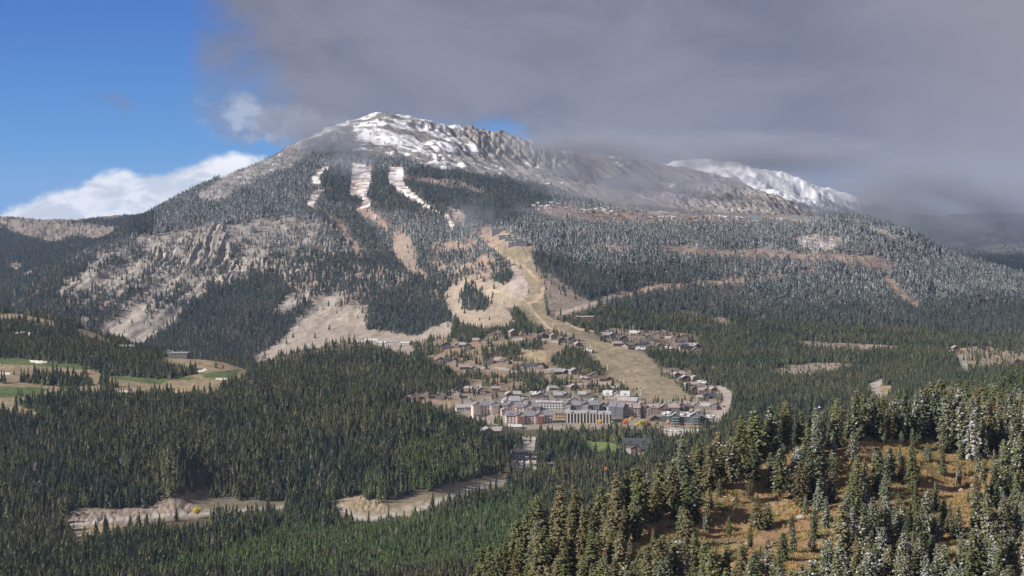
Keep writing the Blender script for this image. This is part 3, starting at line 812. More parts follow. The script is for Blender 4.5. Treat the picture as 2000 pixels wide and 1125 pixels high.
# ---- a near conifer in metres (unit: height 1, scaled): whorls of limbs carrying drooping needle tufts
def near_crown(seed, shape, wide, whorls, per, base=0.1, gaps=0.1, ragged=0.2):
    r = np.random.default_rng(seed)
    v, f, t = [], [], []
    lobes = r.uniform(0, 6.28, 4)

    def prof(h):
        if shape == 'cone':
            p = (1 - h) ** 0.8 * (0.75 + 0.25 * min(1, h / 0.12))
        elif shape == 'oval':
            p = (1 - h) ** 0.5 * (0.55 + 0.45 * min(1, h / 0.35))
        elif shape == 'column':
            p = (1 - h) ** 0.4 * (0.7 + 0.3 * min(1, h / 0.2)) * 0.9
        else:
            p = (1 - h) ** 0.6 * (0.35 + 0.65 * min(1, h / 0.5))
        return p
    for i in range(whorls):
        h = (i + r.uniform(-0.3, 0.3)) / whorls
        h = min(max(h, 0), 0.985)
        z = base + (0.985 - base) * h
        rad0 = wide * prof(h) * r.uniform(1 - ragged, 1 + ragged)
        n = max(4, int(per * (0.55 + 0.45 * (1 - h))))
        ph = r.uniform(0, 6.28)
        for k in range(n):
            if r.random() < gaps:
                continue
            a = ph + k * 6.283 / n + r.normal(0, 0.12)
            lob = 1 + 0.22 * math.sin(2 * a + lobes[0] + 7 * h) + 0.15 * math.sin(3 * a + lobes[1] - 11 * h)
            rad = max(0.02, rad0 * lob * r.uniform(0.8, 1.15))
            rise = 0.30 * rad * (h - 0.25)
            droop = 0.45 * rad * (1 - h)
            nt = max(3, int(3 + rad / wide * 8))
            bs_ = r.uniform(0.15, 1.0); sn_ = r.uniform(0, 1)
            for j in range(nt):
                s = (j + 0.6) / nt
                s = s ** 0.8
                cx, cy = math.cos(a), math.sin(a)
                off = r.normal(0, 0.010, 3)
                p = np.array([cx * rad * s, cy * rad * s, z + rise * s * 2 - droop * s * s]) + off
                ln = (0.030 + 0.018 * r.random()) * (0.7 + 0.5 * (1 - h)); w = ln * r.uniform(0.50, 0.8)
                aa = a + r.normal(0, 0.55)
                d = np.array([math.cos(aa), math.sin(aa), r.uniform(-0.55, 0.25) - 0.1]); d /= np.linalg.norm(d)
                sd = np.array([-math.sin(aa), math.cos(aa), r.normal(0, 0.25)])
                up = np.array([0, 0, 1.0])
                c = len(v)
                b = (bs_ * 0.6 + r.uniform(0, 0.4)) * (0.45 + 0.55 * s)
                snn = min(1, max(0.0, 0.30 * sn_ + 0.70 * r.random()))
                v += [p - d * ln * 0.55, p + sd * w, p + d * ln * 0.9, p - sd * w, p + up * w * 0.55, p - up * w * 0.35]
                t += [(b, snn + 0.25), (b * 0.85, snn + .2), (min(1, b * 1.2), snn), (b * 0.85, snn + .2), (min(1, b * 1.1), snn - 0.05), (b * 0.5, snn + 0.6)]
                f += [(c, c + 1, c + 4), (c + 1, c + 2, c + 4), (c + 2, c + 3, c + 4), (c + 3, c, c + 4), (c, c + 5, c + 1), (c + 1, c + 5, c + 2), (c + 2, c + 5, c + 3)]
    # leader
    c = len(v)
    v += [(0.006, 0, 0.95), (-0.006, 0.005, 0.95), (0, -0.006, 0.95), (0, 0, 1.01)]; t += [(0.5, 0.6)] * 4
    f += [(c, c + 1, c + 3), (c + 1, c + 2, c + 3), (c + 2, c, c + 3)]
    return mesh_from("crown", v, f, t, (MF_OBJ,))


def near_trunk(seed, lean=0.01, mat=None, r0=0.018):
    r = np.random.default_rng(seed)
    v, f = [], []
    seg, n = 8, 7
    for i in range(seg + 1):
        h = i / seg
        rad = r0 * (1 - h) ** 0.9 + 0.0025 + (0.010 if i == 0 else 0)
        cx = lean * math.sin(h * 2.2 + seed); cy = lean * math.cos(h * 1.7 + seed)
        for k in range(n):
            a = k * 6.283 / n
            v.append((cx + rad * math.cos(a), cy + rad * math.sin(a), -0.06 + 1.0 * h))
        if i:
            for k in range(n):
                f.append(((i - 1) * n + k, (i - 1) * n + (k + 1) % n, i * n + (k + 1) % n, i * n + k))
    # dead stubs low on the stem
    for q in range(9):
        z = 0.05 + 0.03 * q + r.uniform(0, 0.02); a = r.uniform(0, 6.28); l = r.uniform(0.03, 0.08)
        c = len(v)
        cx, cy = math.cos(a), math.sin(a)
        for (dx_, dz_) in ((0, -0.004), (0, 0.004)):
            v.append((cx * 0.01, cy * 0.01, z + dz_))
        v.append((-cy * 0.004 + cx * 0.01, cx * 0.004 + cy * 0.01, z)); v.append((cx * l, cy * l, z - l * 0.25))
        f += [(c, c + 1, c + 3), (c + 1, c + 2, c + 3), (c + 2, c, c + 3)]
    return mesh_from("trunk", v, f, None, (mat or M_BARK,))


# ------------------------------------------------------------------ forests: one object each, trees set by instancing on real ground
LIB = bpy.data.collections.new("conifer kinds")       # never linked to the scene: only the source meshes
specs = [('cone', 0.21, 8), ('spire', 0.165, 9), ('round', 0.21, 7), ('cone', 0.24, 7), ('spire', 0.19, 8), ('round', 0.18, 8)]
for i, (sh, wd, tr) in enumerate(specs):
    LIB.objects.link(bpy.data.objects.new("kind%d" % i, far_tree(100 + i, wd, tr, sh)))
LIBN = bpy.data.collections.new("near conifer kinds")
NEARSPEC = [('cone', 0.19, 26, 11, 0.08), ('oval', 0.21, 24, 12, 0.12), ('column', 0.155, 26, 11, 0.08), ('bushy', 0.20, 24, 12, 0.20), ('cone', 0.24, 20, 12, 0.02), ('oval', 0.18, 26, 11, 0.05),
            ('column', 0.18, 24, 11, 0.16), ('cone', 0.165, 28, 10, 0.06)]
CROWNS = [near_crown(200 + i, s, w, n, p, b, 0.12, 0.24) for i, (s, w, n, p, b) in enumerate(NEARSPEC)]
TRUNKS = [near_trunk(300 + i) for i in range(4)]


def forest(name, label, xs, y_s, heights, tints, frost, lib, nkinds, group=None, widen=None):
    n = len(xs)
    m = bpy.data.meshes.new(name)
    m.vertices.add(n)
    zs = ground(xs, y_s)
    m.vertices.foreach_set("co", np.stack([xs, y_s, zs - 0.02 * heights], -1).astype(np.float32).ravel())
    a = m.attributes.new("tint", 'FLOAT_COLOR', 'POINT'); a.data.foreach_set("color", np.concatenate([tints, np.ones((n, 1))], 1).astype(np.float32).ravel())
    a = m.attributes.new("frost", 'FLOAT', 'POINT'); a.data.foreach_set("value", frost.astype(np.float32))
    a = m.attributes.new("kindno", 'INT', 'POINT'); a.data.foreach_set("value", rng.integers(0, nkinds, n).astype(np.int32))
    w = heights * (rng.uniform(0.9, 1.45, n) if widen is None else widen)
    a = m.attributes.new("size", 'FLOAT_VECTOR', 'POINT'); a.data.foreach_set("vector", np.stack([w, w, heights], -1).astype(np.float32).ravel())
    a = m.attributes.new("turn", 'FLOAT_VECTOR', 'POINT')
    a.data.foreach_set("vector", np.stack([rng.normal(0, 0.025, n), rng.normal(0, 0.025, n), rng.uniform(0, 6.28, n)], -1).astype(np.float32).ravel())
    ob = bpy.data.objects.new(name, m); COL.objects.link(ob)
    ob["kind"] = "stuff"; ob["label"] = label
    ng = bpy.data.node_groups.new(name, 'GeometryNodeTree')
    ng.interface.new_socket("Geometry", in_out='INPUT', socket_type='NodeSocketGeometry')
    ng.interface.new_socket("Geometry", in_out='OUTPUT', socket_type='NodeSocketGeometry')
    nd, lk = ng.nodes, ng.links
    gi = nd.new('NodeGroupInput'); go = nd.new('NodeGroupOutput')
    ci = nd.new('GeometryNodeCollectionInfo'); ci.inputs['Collection'].default_value = lib
    ci.inputs['Separate Children'].default_value = True; ci.inputs['Reset Children'].default_value = True
    ip = nd.new('GeometryNodeInstanceOnPoints'); ip.inputs['Pick Instance'].default_value = True

    def na(nm, dt):
        q = nd.new('GeometryNodeInputNamedAttribute'); q.data_type = dt; q.inputs['Name'].default_value = nm
        return q.outputs[0]
    e2r = nd.new('FunctionNodeEulerToRotation')
    lk.new(gi.outputs[0], ip.inputs['Points']); lk.new(ci.outputs[0], ip.inputs['Instance'])
    lk.new(na("kindno", 'INT'), ip.inputs['Instance Index'])
    lk.new(na("size", 'FLOAT_VECTOR'), ip.inputs['Scale'])
    lk.new(na("turn", 'FLOAT_VECTOR'), e2r.inputs[0]); lk.new(e2r.outputs[0], ip.inputs['Rotation'])
    lk.new(ip.outputs[0], go.inputs[0])
    md = ob.modifiers.new("trees", 'NODES'); md.node_group = ng
    return ob


def open_behind(x, y, z, h):
    """how much of a tree would stand in front of open ground that the valley's clearings leave visible"""
    iu = np.clip(np.rint((x / y - us[0]) / (us[1] - us[0])).astype(int), 0, NU - 1)
    res = np.zeros((3, len(x)), bool)
    order = np.argsort(iu); bnd = np.searchsorted(iu[order], np.arange(NU + 1))
    for c in range(NU):
        q = order[bnd[c]:bnd[c + 1]]
        if not len(q): continue
        col = -vis_top[:, c]
        for k, fr in enumerate((0.45, 0.75, 1.0)):
            row = HOR - FPX * (z[q] + h[q] * fr) / y[q]
            i = np.clip(np.searchsorted(col, -row), 0, NY - 1)
            res[k, q] = (DEN[i, c] < 0.13) & (ys[i] > y[q] + 25) & (ys[i] < 8000)
    return res


def thin_for_views(x, y, h, hard=0.9):
    z = ground(x, y)
    o = open_behind(x, y, z, h)
    p = np.where(o[0], hard, np.where(o[1], hard * 0.8, np.where(o[2], 0.35, 0.0)))
    own = sample(DEN, x, y) < 0.13
    p = np.where(own, 0, p); p = np.where(sample(open_.astype(np.float32), x, y) > 0.5, p * 0.45, p)
    return rng.random(len(x)) >= p


def scatter(d0, d1, cell, u_lim=0.30):
    """jittered ground points between two distances, one per cell x cell metres, kept by stocking"""
    xs_, ys_ = [], []
    y = d0
    n_y = int((d1 - d0) / cell)
    yy = d0 + (np.arange(n_y) + 0.5) * cell
    for v in yy:
        n = int(2 * u_lim * v / cell)
        xx = (np.arange(n) + 0.5) / n * 2 * u_lim * v - u_lim * v
        xs_.append(xx); ys_.append(np.full(n, v))
    x = np.concatenate(xs_); y = np.concatenate(ys_)
    x = x + rng.uniform(-0.55, 0.55, len(x)) * cell; y = y + rng.uniform(-0.55, 0.55, len(y)) * cell
    keep = rng.random(len(x)) < sample(DEN, x, y)
    x, y = x[keep], y[keep]
    z = ground(x, y)
    py = HOR - FPX * (z + 14) / y
    vt = sample(vis_top, x, y)
    keep = (py < vt + 46) & (py < 1190) & (py > -50)
    return x[keep], y[keep]


BL = []      # ground kept clear for buildings: x, y, radius (filled before the forests are sown)


def clear(x, y):
    k = np.ones(len(x), bool)
    for bx_, by_, br_ in BL:
        k &= (x - bx_) ** 2 + ((y - by_) * 0.8) ** 2 > br_ * br_
    return k
# ------------------------------------------------------------------ object helpers
def tag(o, label, cat, group=None):
    o["label"] = label; o["category"] = cat
    if group:
        o["group"] = group
    return o


def empty(name, loc, rz=0.0, label=None, cat=None, group=None):
    o = bpy.data.objects.new(name, None); COL.objects.link(o)
    o.location = loc; o.rotation_euler = (0, 0, rz); o.empty_display_size = 0.5
    if label:
        tag(o, label, cat, group)
    return o


def part(name, mesh, parent, loc=None, rot=None, scale=None):
    o = bpy.data.objects.new(name, mesh); COL.objects.link(o); o.parent = parent
    if loc is not None: o.location = loc
    if rot is not None: o.rotation_euler = rot
    if scale is not None: o.scale = scale
    return o


class MB:
    def __init__(self):
        self.v, self.f, self.mi = [], [], []

    def box(self, x0, x1, y0, y1, z0, z1, mi=0, rot=None):
        c = len(self.v)
        vs = [(x, y, z) for z in (z0, z1) for y in (y0, y1) for x in (x0, x1)]
        if rot is not None:
            vs = [tuple(rot @ Vector(p)) for p in vs]
        self.v += vs
        self.f += [(c, c + 2, c + 3, c + 1), (c + 4, c + 5, c + 7, c + 6), (c, c + 1, c + 5, c + 4), (c + 2, c + 6, c + 7, c + 3), (c, c + 4, c + 6, c + 2), (c + 1, c + 3, c + 7, c + 5)]
        self.mi += [mi] * 6
        return self

    def poly(self, pts_, faces, mi=0):
        c = len(self.v)
        self.v += pts_; self.f += [tuple(c + i for i in f) for f in faces]; self.mi += [mi] * len(faces)
        return self

    def cyl(self, x, y, z0, z1, r0, r1, n=8, mi=0):
        c = len(self.v)
        for z, r in ((z0, r0), (z1, r1)):
            self.v += [(x + r * math.cos(k * 6.2832 / n), y + r * math.sin(k * 6.2832 / n), z) for k in range(n)]
        self.f += [(c + k, c + (k + 1) % n, c + n + (k + 1) % n, c + n + k) for k in range(n)] + [tuple(c + k for k in range(n))[::-1], tuple(c + n + k for k in range(n))]
        self.mi += [mi] * (n + 2)
        return self

    def mesh(self, name, mats):
        m = bpy.data.meshes.new(name); m.from_pydata(self.v, [], self.f)
        for mt in mats: m.materials.append(mt)
        m.polygons.foreach_set("material_index", self.mi); m.update()
        return m


_mc = {}


def mat(col, rough=0.8, noise=0.18, scale=0.6, spec=0.2, metal=0.0):
    k = (col, rough, noise, scale, spec, metal)
    if k not in _mc:
        _mc[k] = plain_mat("paint %d" % len(_mc), col, rough, spec, noise, scale, metal)
    return _mc[k]


M_GLASS = plain_mat("window glass", (0.025, 0.035, 0.05), 0.15, 0.6)


def roof_mat(col, snow=0.0):
    m = bpy.data.materials.new("roofing"); m.use_nodes = True
    g = N(m.node_tree)
    out = g.new('ShaderNodeOutputMaterial'); bs = g.new('ShaderNodeBsdfPrincipled')
    tcn = g.new('ShaderNodeTexCoord')
    n_ = g.noise(tcn.outputs['Object'], 0.25, 5.0, 0.6)
    w = g.new('ShaderNodeTexWave', wave_type='BANDS', bands_direction='X'); w.inputs['Scale'].default_value = 0.8; w.inputs['Distortion'].default_value = 0.4
    g.put(w.inputs['Vector'], tcn.outputs['Object'])
    s = g.m('ADD', g.m('MULTIPLY_ADD', n_, 0.7, 0.55), g.m('MULTIPLY_ADD', w.outputs['Fac'], 0.2, -0.1))
    c = g.mix(1.0, (*col, 1.0), g.comb(s, s, s), 'MULTIPLY')
    if snow:
        c = g.mix(g.step(g.m('ADD', n_, snow), 0.72, 0.86), c, (0.72, 0.73, 0.76))
    g.put(bs.inputs['Base Color'], c); bs.inputs['Roughness'].default_value = 0.7; bs.inputs['Specular IOR Level'].default_value = 0.2
    g.put(out.inputs[0], bs.outputs[0])
    return m


ROOFS = {'slate': roof_mat((0.20, 0.20, 0.225)), 'grey': roof_mat((0.30, 0.295, 0.31)), 'mauve': roof_mat((0.33, 0.27, 0.255)), 'brown': roof_mat((0.15, 0.115, 0.10)), 'dark': roof_mat((0.065, 0.066, 0.08)),
         'pale': roof_mat((0.35, 0.335, 0.33), 0.08), 'snowy': roof_mat((0.24, 0.22, 0.22), 0.25), 'white': roof_mat((0.50, 0.49, 0.49), 0.14), 'blue': roof_mat((0.10, 0.20, 0.30))}
WIN = {}


def window_mesh(w, h, frame):
    k = (round(w, 1), round(h, 1), frame)
    if k not in WIN:
        a = MB().box(-w / 2, w / 2, -0.10, 0.02, 0, h, 0).mesh("window", (mat(frame, 0.6, 0.05),))
        b = MB().box(-w / 2 + 0.18, w / 2 - 0.18, -0.13, -0.101, 0.18, h - 0.18, 0).mesh("pane", (M_GLASS,))
        WIN[k] = (a, b)
    return WIN[k]


def gable(mb, x0, x1, y0, y1, z, rise, over=0.8, th=0.45, along='x', mi=0):
    """pitched roof slab pair with thickness and eaves"""
    if along == 'x':
        a0, a1, c0, c1 = x0 - over, x1 + over, y0, y1
    else:
        a0, a1, c0, c1 = y0 - over, y1 + over, x0, x1
    mid = (c0 + c1) / 2; half = (c1 - c0) / 2
    sl = rise / half; e = over * sl
    prof = [(c0 - over, z - e), (mid, z + rise), (c1 + over, z - e), (c1 + over, z - e + th), (mid, z + rise + th * 1.15), (c0 - over, z - e + th)]
    P_ = []
    for a in (a0, a1):
        for c, zz in prof:
            P_.append((a, c, zz) if along == 'x' else (c, a, zz))
    F = [(0, 1, 7, 6), (1, 2, 8, 7), (2, 3, 9, 8), (3, 4, 10, 9), (4, 5, 11, 10), (5, 0, 6, 11), (0, 5, 4, 1), (1, 4, 3, 2), (6, 7, 10, 11), (7, 8, 9, 10)]
    mb.poly(P_, F, mi)


def gable_wall(mb, x0, x1, y0, y1, z, rise, along='x', mi=0):
    mx, my = (x0 + x1) / 2, (y0 + y1) / 2
    if along == 'x':
        P_ = [(x0, y0, z), (x0, y1, z), (x0, my, z + rise), (x1, y0, z), (x1, y1, z), (x1, my, z + rise)]
    else:
        P_ = [(x0, y0, z), (x1, y0, z), (mx, y0, z + rise), (x0, y1, z), (x1, y1, z), (mx, y1, z + rise)]
    mb.poly(P_, [(0, 1, 2), (3, 5, 4), (0, 2, 5, 3), (1, 4, 5, 2)], mi)


def building(label, px, py, wpx, hpx, wall, roof, name="lodge_building", cat="building", group=None, depth=0.55, yaw=0.0, rise=None, gables=0, floors=0, bays=0, balc=None, accent=None,
             flat=False, chim=1, side=True, base=None, dmin=2000, dmax=6500, win=(0.5, 0.47, 0.42), cols=0, brow=None, minh=3.2):
    x, y, z = hit(px, py, dmin, dmax)
    m = y / FPX
    w = wpx * m; h = max(minh, hpx * m); d = max(6.0, w * depth)
    rise = rise if rise is not None else min(d * 0.30, h * 0.55)
    if flat: rise = 0
    hw = h - rise
    if hw < 2.6: hw = 2.6
    yc = y + d / 2
    root = empty(name, (x, yc, 0), R(yaw), label, cat, group)
    zs = ground([x - w / 2, x + w / 2, x - w / 2, x + w / 2, x], [y, y, y + d, y + d, yc])
    zb = float(z); lo = float(min(zs.min(), zb)) - 1.5
    root.location.z = zb
    BL.append((x, yc, max(w, d) * 0.60 + 2.5)); BL.append((x - w * 0.3, yc, d * 0.6 + 3)); BL.append((x + w * 0.3, yc, d * 0.6 + 3))
    BL.append((x, y - 22, w * 0.5)); BL.append((x, y - 45, w * 0.35))
    mw = mat(wall, 0.85, 0.16, 0.35)
    # the block is a row of sections: some carry a cross gable and stand forward, their eaves at different heights
    r_ = random.Random(int(px * 7 + py))
    b = MB(); r = MB(); segs = []
    ns = 1 if w < 16 else max(2, int(round(w / (13 if gables else 17))))
    cuts = [-w / 2 + w * i / ns for i in range(ns + 1)]
    for i in range(1, ns): cuts[i] += r_.uniform(-0.12, 0.12) * w / ns
    gset = set()
    if gables:
        if ns == 1: gset = {0}
        else:
            st_ = max(1, ns // gables)
            gset = set(range(r_.randint(0, max(0, min(1, ns - 1))), ns, max(st_, 2)))
    for i in range(ns):
        x0_, x1_ = cuts[i] + (0.004 * i), cuts[i + 1]
        g_ = i in gset
        hs = hw * (r_.uniform(0.86, 1.0) if ns > 1 else 1.0) * (1.04 if g_ else 1.0)
        fo = 2.2 + r_.uniform(0, 1.5) if g_ else r_.uniform(0, 0.8) * (ns > 1)
        yf = -d / 2 - fo
        mi_ = 2 if (ns > 2 and r_.random() < 0.4) else 0
        b.box(x0_, x1_, yf, d / 2 - 0.01 * i, lo - zb, hs, mi_)
        if base: b.box(x0_ - 0.12, x1_ + 0.12, yf - 0.14, yf + 0.5, lo - zb - 0.1, h * 0.2 + 0.01 * i, 1)
        if flat:
            r.box(x0_ - 0.3, x1_ + 0.29, yf - 0.5, d / 2 + 0.5 - 0.01 * i, hs + 0.003, hs + 0.5 + 0.013 * i)
            if r_.random() < 0.6: r.box(x0_ + 1, x0_ + 3.5, 0, 2.2, hs + 0.5, hs + 1.9)
        elif g_ or (ns == 1 and gables):
            gr_ = min((x1_ - x0_) * 0.30, rise * 1.1 + 1.0)
            gable_wall(b, x0_ + 0.01, x1_ - 0.01, yf, d / 2 - 0.01 * i, hs + 0.003, gr_ * 0.96, 'y', mi_)
            gable(r, x0_, x1_, yf, d / 2, hs, gr_, 0.9, 0.42, 'y')
        else:
            gable_wall(b, x0_ + 0.01, x1_ - 0.01, yf, d / 2 - 0.01 * i, hs + 0.003, rise * 0.96, 'x', mi_)
            gable(r, x0_, x1_, yf, d / 2, hs, rise, 0.7, 0.42, 'x')
            if w > 30 and r_.random() < 0.6:      # dormer
                cx = (x0_ + x1_) / 2
                gable_wall(b, cx - 1.6, cx + 1.6, yf + 0.4, 0, hs + rise * 0.35, 1.3, 'y', mi_)
                b.box(cx - 1.6, cx + 1.6, yf + 0.4, 0, hs - 0.2, hs + rise * 0.35 - 0.003, mi_)
                gable(r, cx - 1.6, cx + 1.6, yf + 0.4, 0, hs + rise * 0.35, 1.35, 0.5, 0.3, 'y')
        segs.append((x0_, x1_, yf, hs, g_))
    w2 = tuple(min(0.8, c * 1.28 + 0.03) for c in wall)
    part("wall", b.mesh("wall", (mw, mat(base, 0.9, 0.3, 1.0) if base else mw, mat(w2, 0.85, 0.16, 0.35))), root)
    ro = part("roof", r.mesh("roof", (ROOFS[roof],)), root)
    if chim:
        cm = MB().box(-0.7, 0.7, -0.7, 0.7, -2.5, 1.9).box(-0.85, 0.85, -0.85, 0.85, 1.9, 2.15).mesh("chimney", (mat((0.30, 0.22, 0.18)),))
        for i in range(chim):
            part("chimney", cm, ro, (-w / 2 + w * (i + 0.6) / chim * 0.9, d * 0.12, hw + rise * 0.75 + 0.3))
    if floors and bays:
        fh = hw * 0.9 / floors
        ww = min(2.4, w / bays * 0.55); wh = min(1.9, fh * 0.6)
        wm, pm = window_mesh(ww, wh, win)
        n = 0
        for (x0_, x1_, yf, hs, g_) in segs:
            nb_ = max(1, int(round(bays * (x1_ - x0_) / w)))
            for fl in range(floors):
                for k in range(nb_):
                    if n > 80: break
                    wo = part("window", wm, root, (x0_ + (x1_ - x0_) * (k + 0.5) / nb_, yf - 0.15, fl * fh + fh * 0.25)); part("pane", pm, wo); n += 1
        if side:
            ns_ = max(1, int(bays * d / w * 0.8))
            for fl in range(floors):
                for k in range(ns_):
                    if n > 94: break
                    wo = part("window", wm, root, (-w / 2 - 0.02, -d / 2 + d * (k + 0.5) / ns_, fl * fh + fh * 0.25), (0, 0, -math.pi / 2)); part("pane", pm, wo); n += 1
    gx_ = [((a_ + b_) / 2, yf) for a_, b_, yf, hs, g_ in segs if g_] or [((a_ + b_) / 2, yf) for a_, b_, yf, hs, g_ in segs[::2]]
    gw = w / ns * 0.8
    if balc:
        fh = hw / max(floors, 2)
        bw = gw * 0.85
        bm = MB().box(-bw / 2, bw / 2, -1.5, 0, 0, 0.2).box(-bw / 2, bw / 2, -1.5, -1.42, 0.2, 1.15).box(-bw / 2, -bw / 2 + 0.1, -1.5, 0, 0.2, 1.15).box(bw / 2 - 0.1, bw / 2, -1.5, 0, 0.2, 1.15).mesh("balcony", (mat(balc, 0.7),))
        for fl in range(1, max(floors, 2)):
            for cx, yf in gx_:
                part("balcony", bm, root, (cx, yf - 0.16, fl * fh + 0.05))
    if cols:
        cm = MB().box(-0.6, 0.6, -0.5, 0.5, 0, hw * 0.93).box(-0.85, 0.85, -0.7, 0.7, lo - zb, 0).mesh("column", (mat(accent or (0.5, 0.46, 0.4)),))
        for k in range(cols):
            cx = -w / 2 + w * (k + 0.5) / cols
            yf = [q[2] for q in segs if q[0] <= cx <= q[1] + 0.1][0]
            part("column", cm, root, (cx, yf - 0.75, 0))
    return root


# ------------------------------------------------------------------ the town at the foot of the ski slope
PINK = (0.56, 0.43, 0.40); CREAMW = (0.62, 0.57, 0.50); WHITE = (0.72, 0.71, 0.69); NAVY = (0.11, 0.115, 0.145); STONE = (0.42, 0.37, 0.33); BRN = (0.15, 0.10, 0.08); TANW = (0.36, 0.27, 0.21); REDB = (0.30, 0.14, 0.11)
GT = "resort buildings of the town"
T = building
T("long cream low wing at the western end of the town", 905, 803, 30, 13, CREAMW, 'pale', group=GT, floors=3, bays=6, yaw=8, chim=0, dmin=2400)
T("tallest pink and cream hotel at the town's western end", 947, 812, 52, 30, (0.66, 0.50, 0.47), 'slate', group=GT, floors=7, bays=10, gables=3, balc=(0.6, 0.55, 0.5), base=CREAMW, yaw=10, chim=3, depth=0.45, dmin=2400)
T("white gabled building behind the tall pink hotel", 1005, 789, 48, 14, WHITE, 'grey', group=GT, floors=3, bays=8, gables=2, yaw=6, dmin=2600)
T("rose-walled building beside the tall pink hotel", 989, 803, 32, 17, (0.52, 0.40, 0.385), 'slate', group=GT, floors=4, bays=6, gables=1, yaw=8, dmin=2500)
T("pink and white gabled block behind the broad pink hotel", 1030, 803, 48, 16, (0.56, 0.44, 0.42), 'slate', group=GT, floors=4, bays=8, gables=2, yaw=5, dmin=2500)
T("broad pink hotel with brick-red balconies facing the forest", 1033, 829, 92, 27, (0.60, 0.46, 0.42), 'slate', group=GT, floors=5, bays=14, gables=4, balc=(0.36, 0.20, 0.17), base=(0.5, 0.42, 0.38), yaw=4, chim=2, depth=0.3, dmin=2400)
T("bright white terrace block behind the broad pink hotel", 1074, 800, 52, 15, (0.78, 0.77, 0.75), 'white', group=GT, floors=3, bays=9, flat=True, yaw=4, dmin=2500, chim=2)
T("sandy yellow low building between the pink and colonnaded hotels", 1095, 818, 24, 12, (0.42, 0.33, 0.20), 'mauve', group=GT, floors=2, bays=4, flat=True, yaw=0, chim=0, dmin=2400)
T("long charcoal building with slate gables behind the colonnaded hotel", 1135, 802, 66, 19, NAVY, 'slate', group=GT, floors=5, bays=11, gables=3, balc=STONE, yaw=-4, chim=2, depth=0.35, dmin=2500)
T("wide dark hotel with cream columns along its front", 1150, 826, 88, 24, (0.10, 0.10, 0.12), 'grey', group=GT, floors=4, bays=13, yaw=-5, cols=14, accent=(0.55, 0.50, 0.44), chim=1, depth=0.3, rise=3.0, dmin=2400)
T("square navy tower with a white upper panel", 1207, 816, 30, 30, NAVY, 'slate', group=GT, floors=6, bays=5, yaw=-18, chim=1, depth=0.8, dmin=2400)
T("bright white annex against the navy tower", 1192, 812, 12, 16, (0.8, 0.79, 0.77), 'white', group=GT, floors=3, bays=3, flat=True, yaw=-10, chim=0, dmin=2400)
T("pale stepped block with whitish roofs above the navy tower", 1205, 779, 52, 15, (0.42, 0.36, 0.33), 'white', group=GT, floors=3, bays=8, gables=2, yaw=-8, dmin=2600, chim=2)
T("second pale block with whitish roof nearer the ski slope", 1228, 789, 36, 13, (0.38, 0.32, 0.30), 'pale', group=GT, floors=3, bays=6, yaw=-14, dmin=2500)
T("rosy tan lodge with arched balconies beside the navy tower", 1231, 816, 38, 28, (0.44, 0.33, 0.28), 'mauve', group=GT, floors=5, bays=7, balc=(0.5, 0.42, 0.36), base=(0.5, 0.4, 0.34), yaw=3, chim=2, dmin=2400)
T("timber gabled lodge at the middle of the ski-slope row", 1256, 816, 28, 24, TANW, 'brown', group=GT, floors=4, bays=5, gables=1, yaw=0, dmin=2400)
T("long brown lodge with mauve roof facing the ski slope", 1297, 809, 62, 19, (0.20, 0.14, 0.12), 'mauve', group=GT, floors=4, bays=11, gables=2, balc=BRN, yaw=-3, depth=0.3, chim=2, dmin=2500)
T("dark gabled lodge with twin red chimneys", 1337, 807, 24, 19, (0.17, 0.12, 0.11), 'brown', group=GT, floors=4, bays=4, gables=1, yaw=-4, chim=2, dmin=2500)
T("large dark-windowed lodge with white roof and brick base", 1331, 831, 76, 27, (0.075, 0.10, 0.105), 'snowy', group=GT, floors=4, bays=12, gables=4, balc=(0.26, 0.30, 0.29), base=(0.36, 0.22, 0.18), yaw=-6, chim=2, depth=0.32, dmin=2400)
T("brown gabled wing at the town's eastern end", 1381, 829, 28, 19, (0.17, 0.13, 0.12), 'snowy', group=GT, floors=3, bays=4, gables=2, yaw=-16, dmin=2400)
T("pale-roofed house between ski slope and curving road", 1386, 800, 32, 13, (0.27, 0.20, 0.17), 'pale', group=GT, floors=2, bays=5, gables=2, yaw=-12, dmin=2500)
T("small brown hall behind the white-roofed lodge", 1357, 809, 18, 9, BRN, 'mauve', group=GT, floors=2, bays=3, yaw=-5, dmin=2500)
for i, (px, py, w, rf, lb) in enumerate(((1002, 776, 30, 'pale', "westernmost of four pale-roofed chalets above the town"), (1049, 777, 28, 'snowy', "second pale-roofed chalet above the town"),
                                     (1098, 778, 34, 'grey', "third and largest of the chalets above the town"), (1146, 777, 30, 'pale', "easternmost of four pale-roofed chalets above the town"))):
    T(lb, px, py, w, 12, (0.14, 0.12, 0.12), rf, "chalet", "chalet", "chalets above the town", floors=2, bays=5, gables=2, yaw=(8, 2, 0, -6)[i], chim=2, dmin=2650)
T("grey-roofed lodge among the trees below the tall pink hotel", 960, 847, 42, 12, (0.25, 0.21, 0.18), 'pale', group="lodges in the valley trees", floors=2, bays=6, gables=3, yaw=14, dmin=2200)
T("small pale lodge among trees below the broad pink hotel", 1005, 837, 26, 7, (0.4, 0.35, 0.3), 'white', group="lodges in the valley trees", floors=2, bays=4, yaw=2, dmin=2300)
T("tiny pale hut alone in the forest west of the town", 894, 831, 12, 5, (0.45, 0.42, 0.4), 'pale', "hut", "hut", dmin=2300)
T("long dark-roofed barn lodge beside the green lawn", 1244, 872, 52, 15, (0.17, 0.10, 0.08), 'dark', group="lodges in the valley trees", floors=2, bays=10, yaw=-4, dmin=2200, depth=0.4, rise=6)
T("twin-gabled front wing of the dark barn lodge", 1250, 884, 34, 13, (0.22, 0.13, 0.10), 'dark', group="lodges in the valley trees", floors=2, bays=4, gables=2, yaw=-4, dmin=2100, depth=0.5)
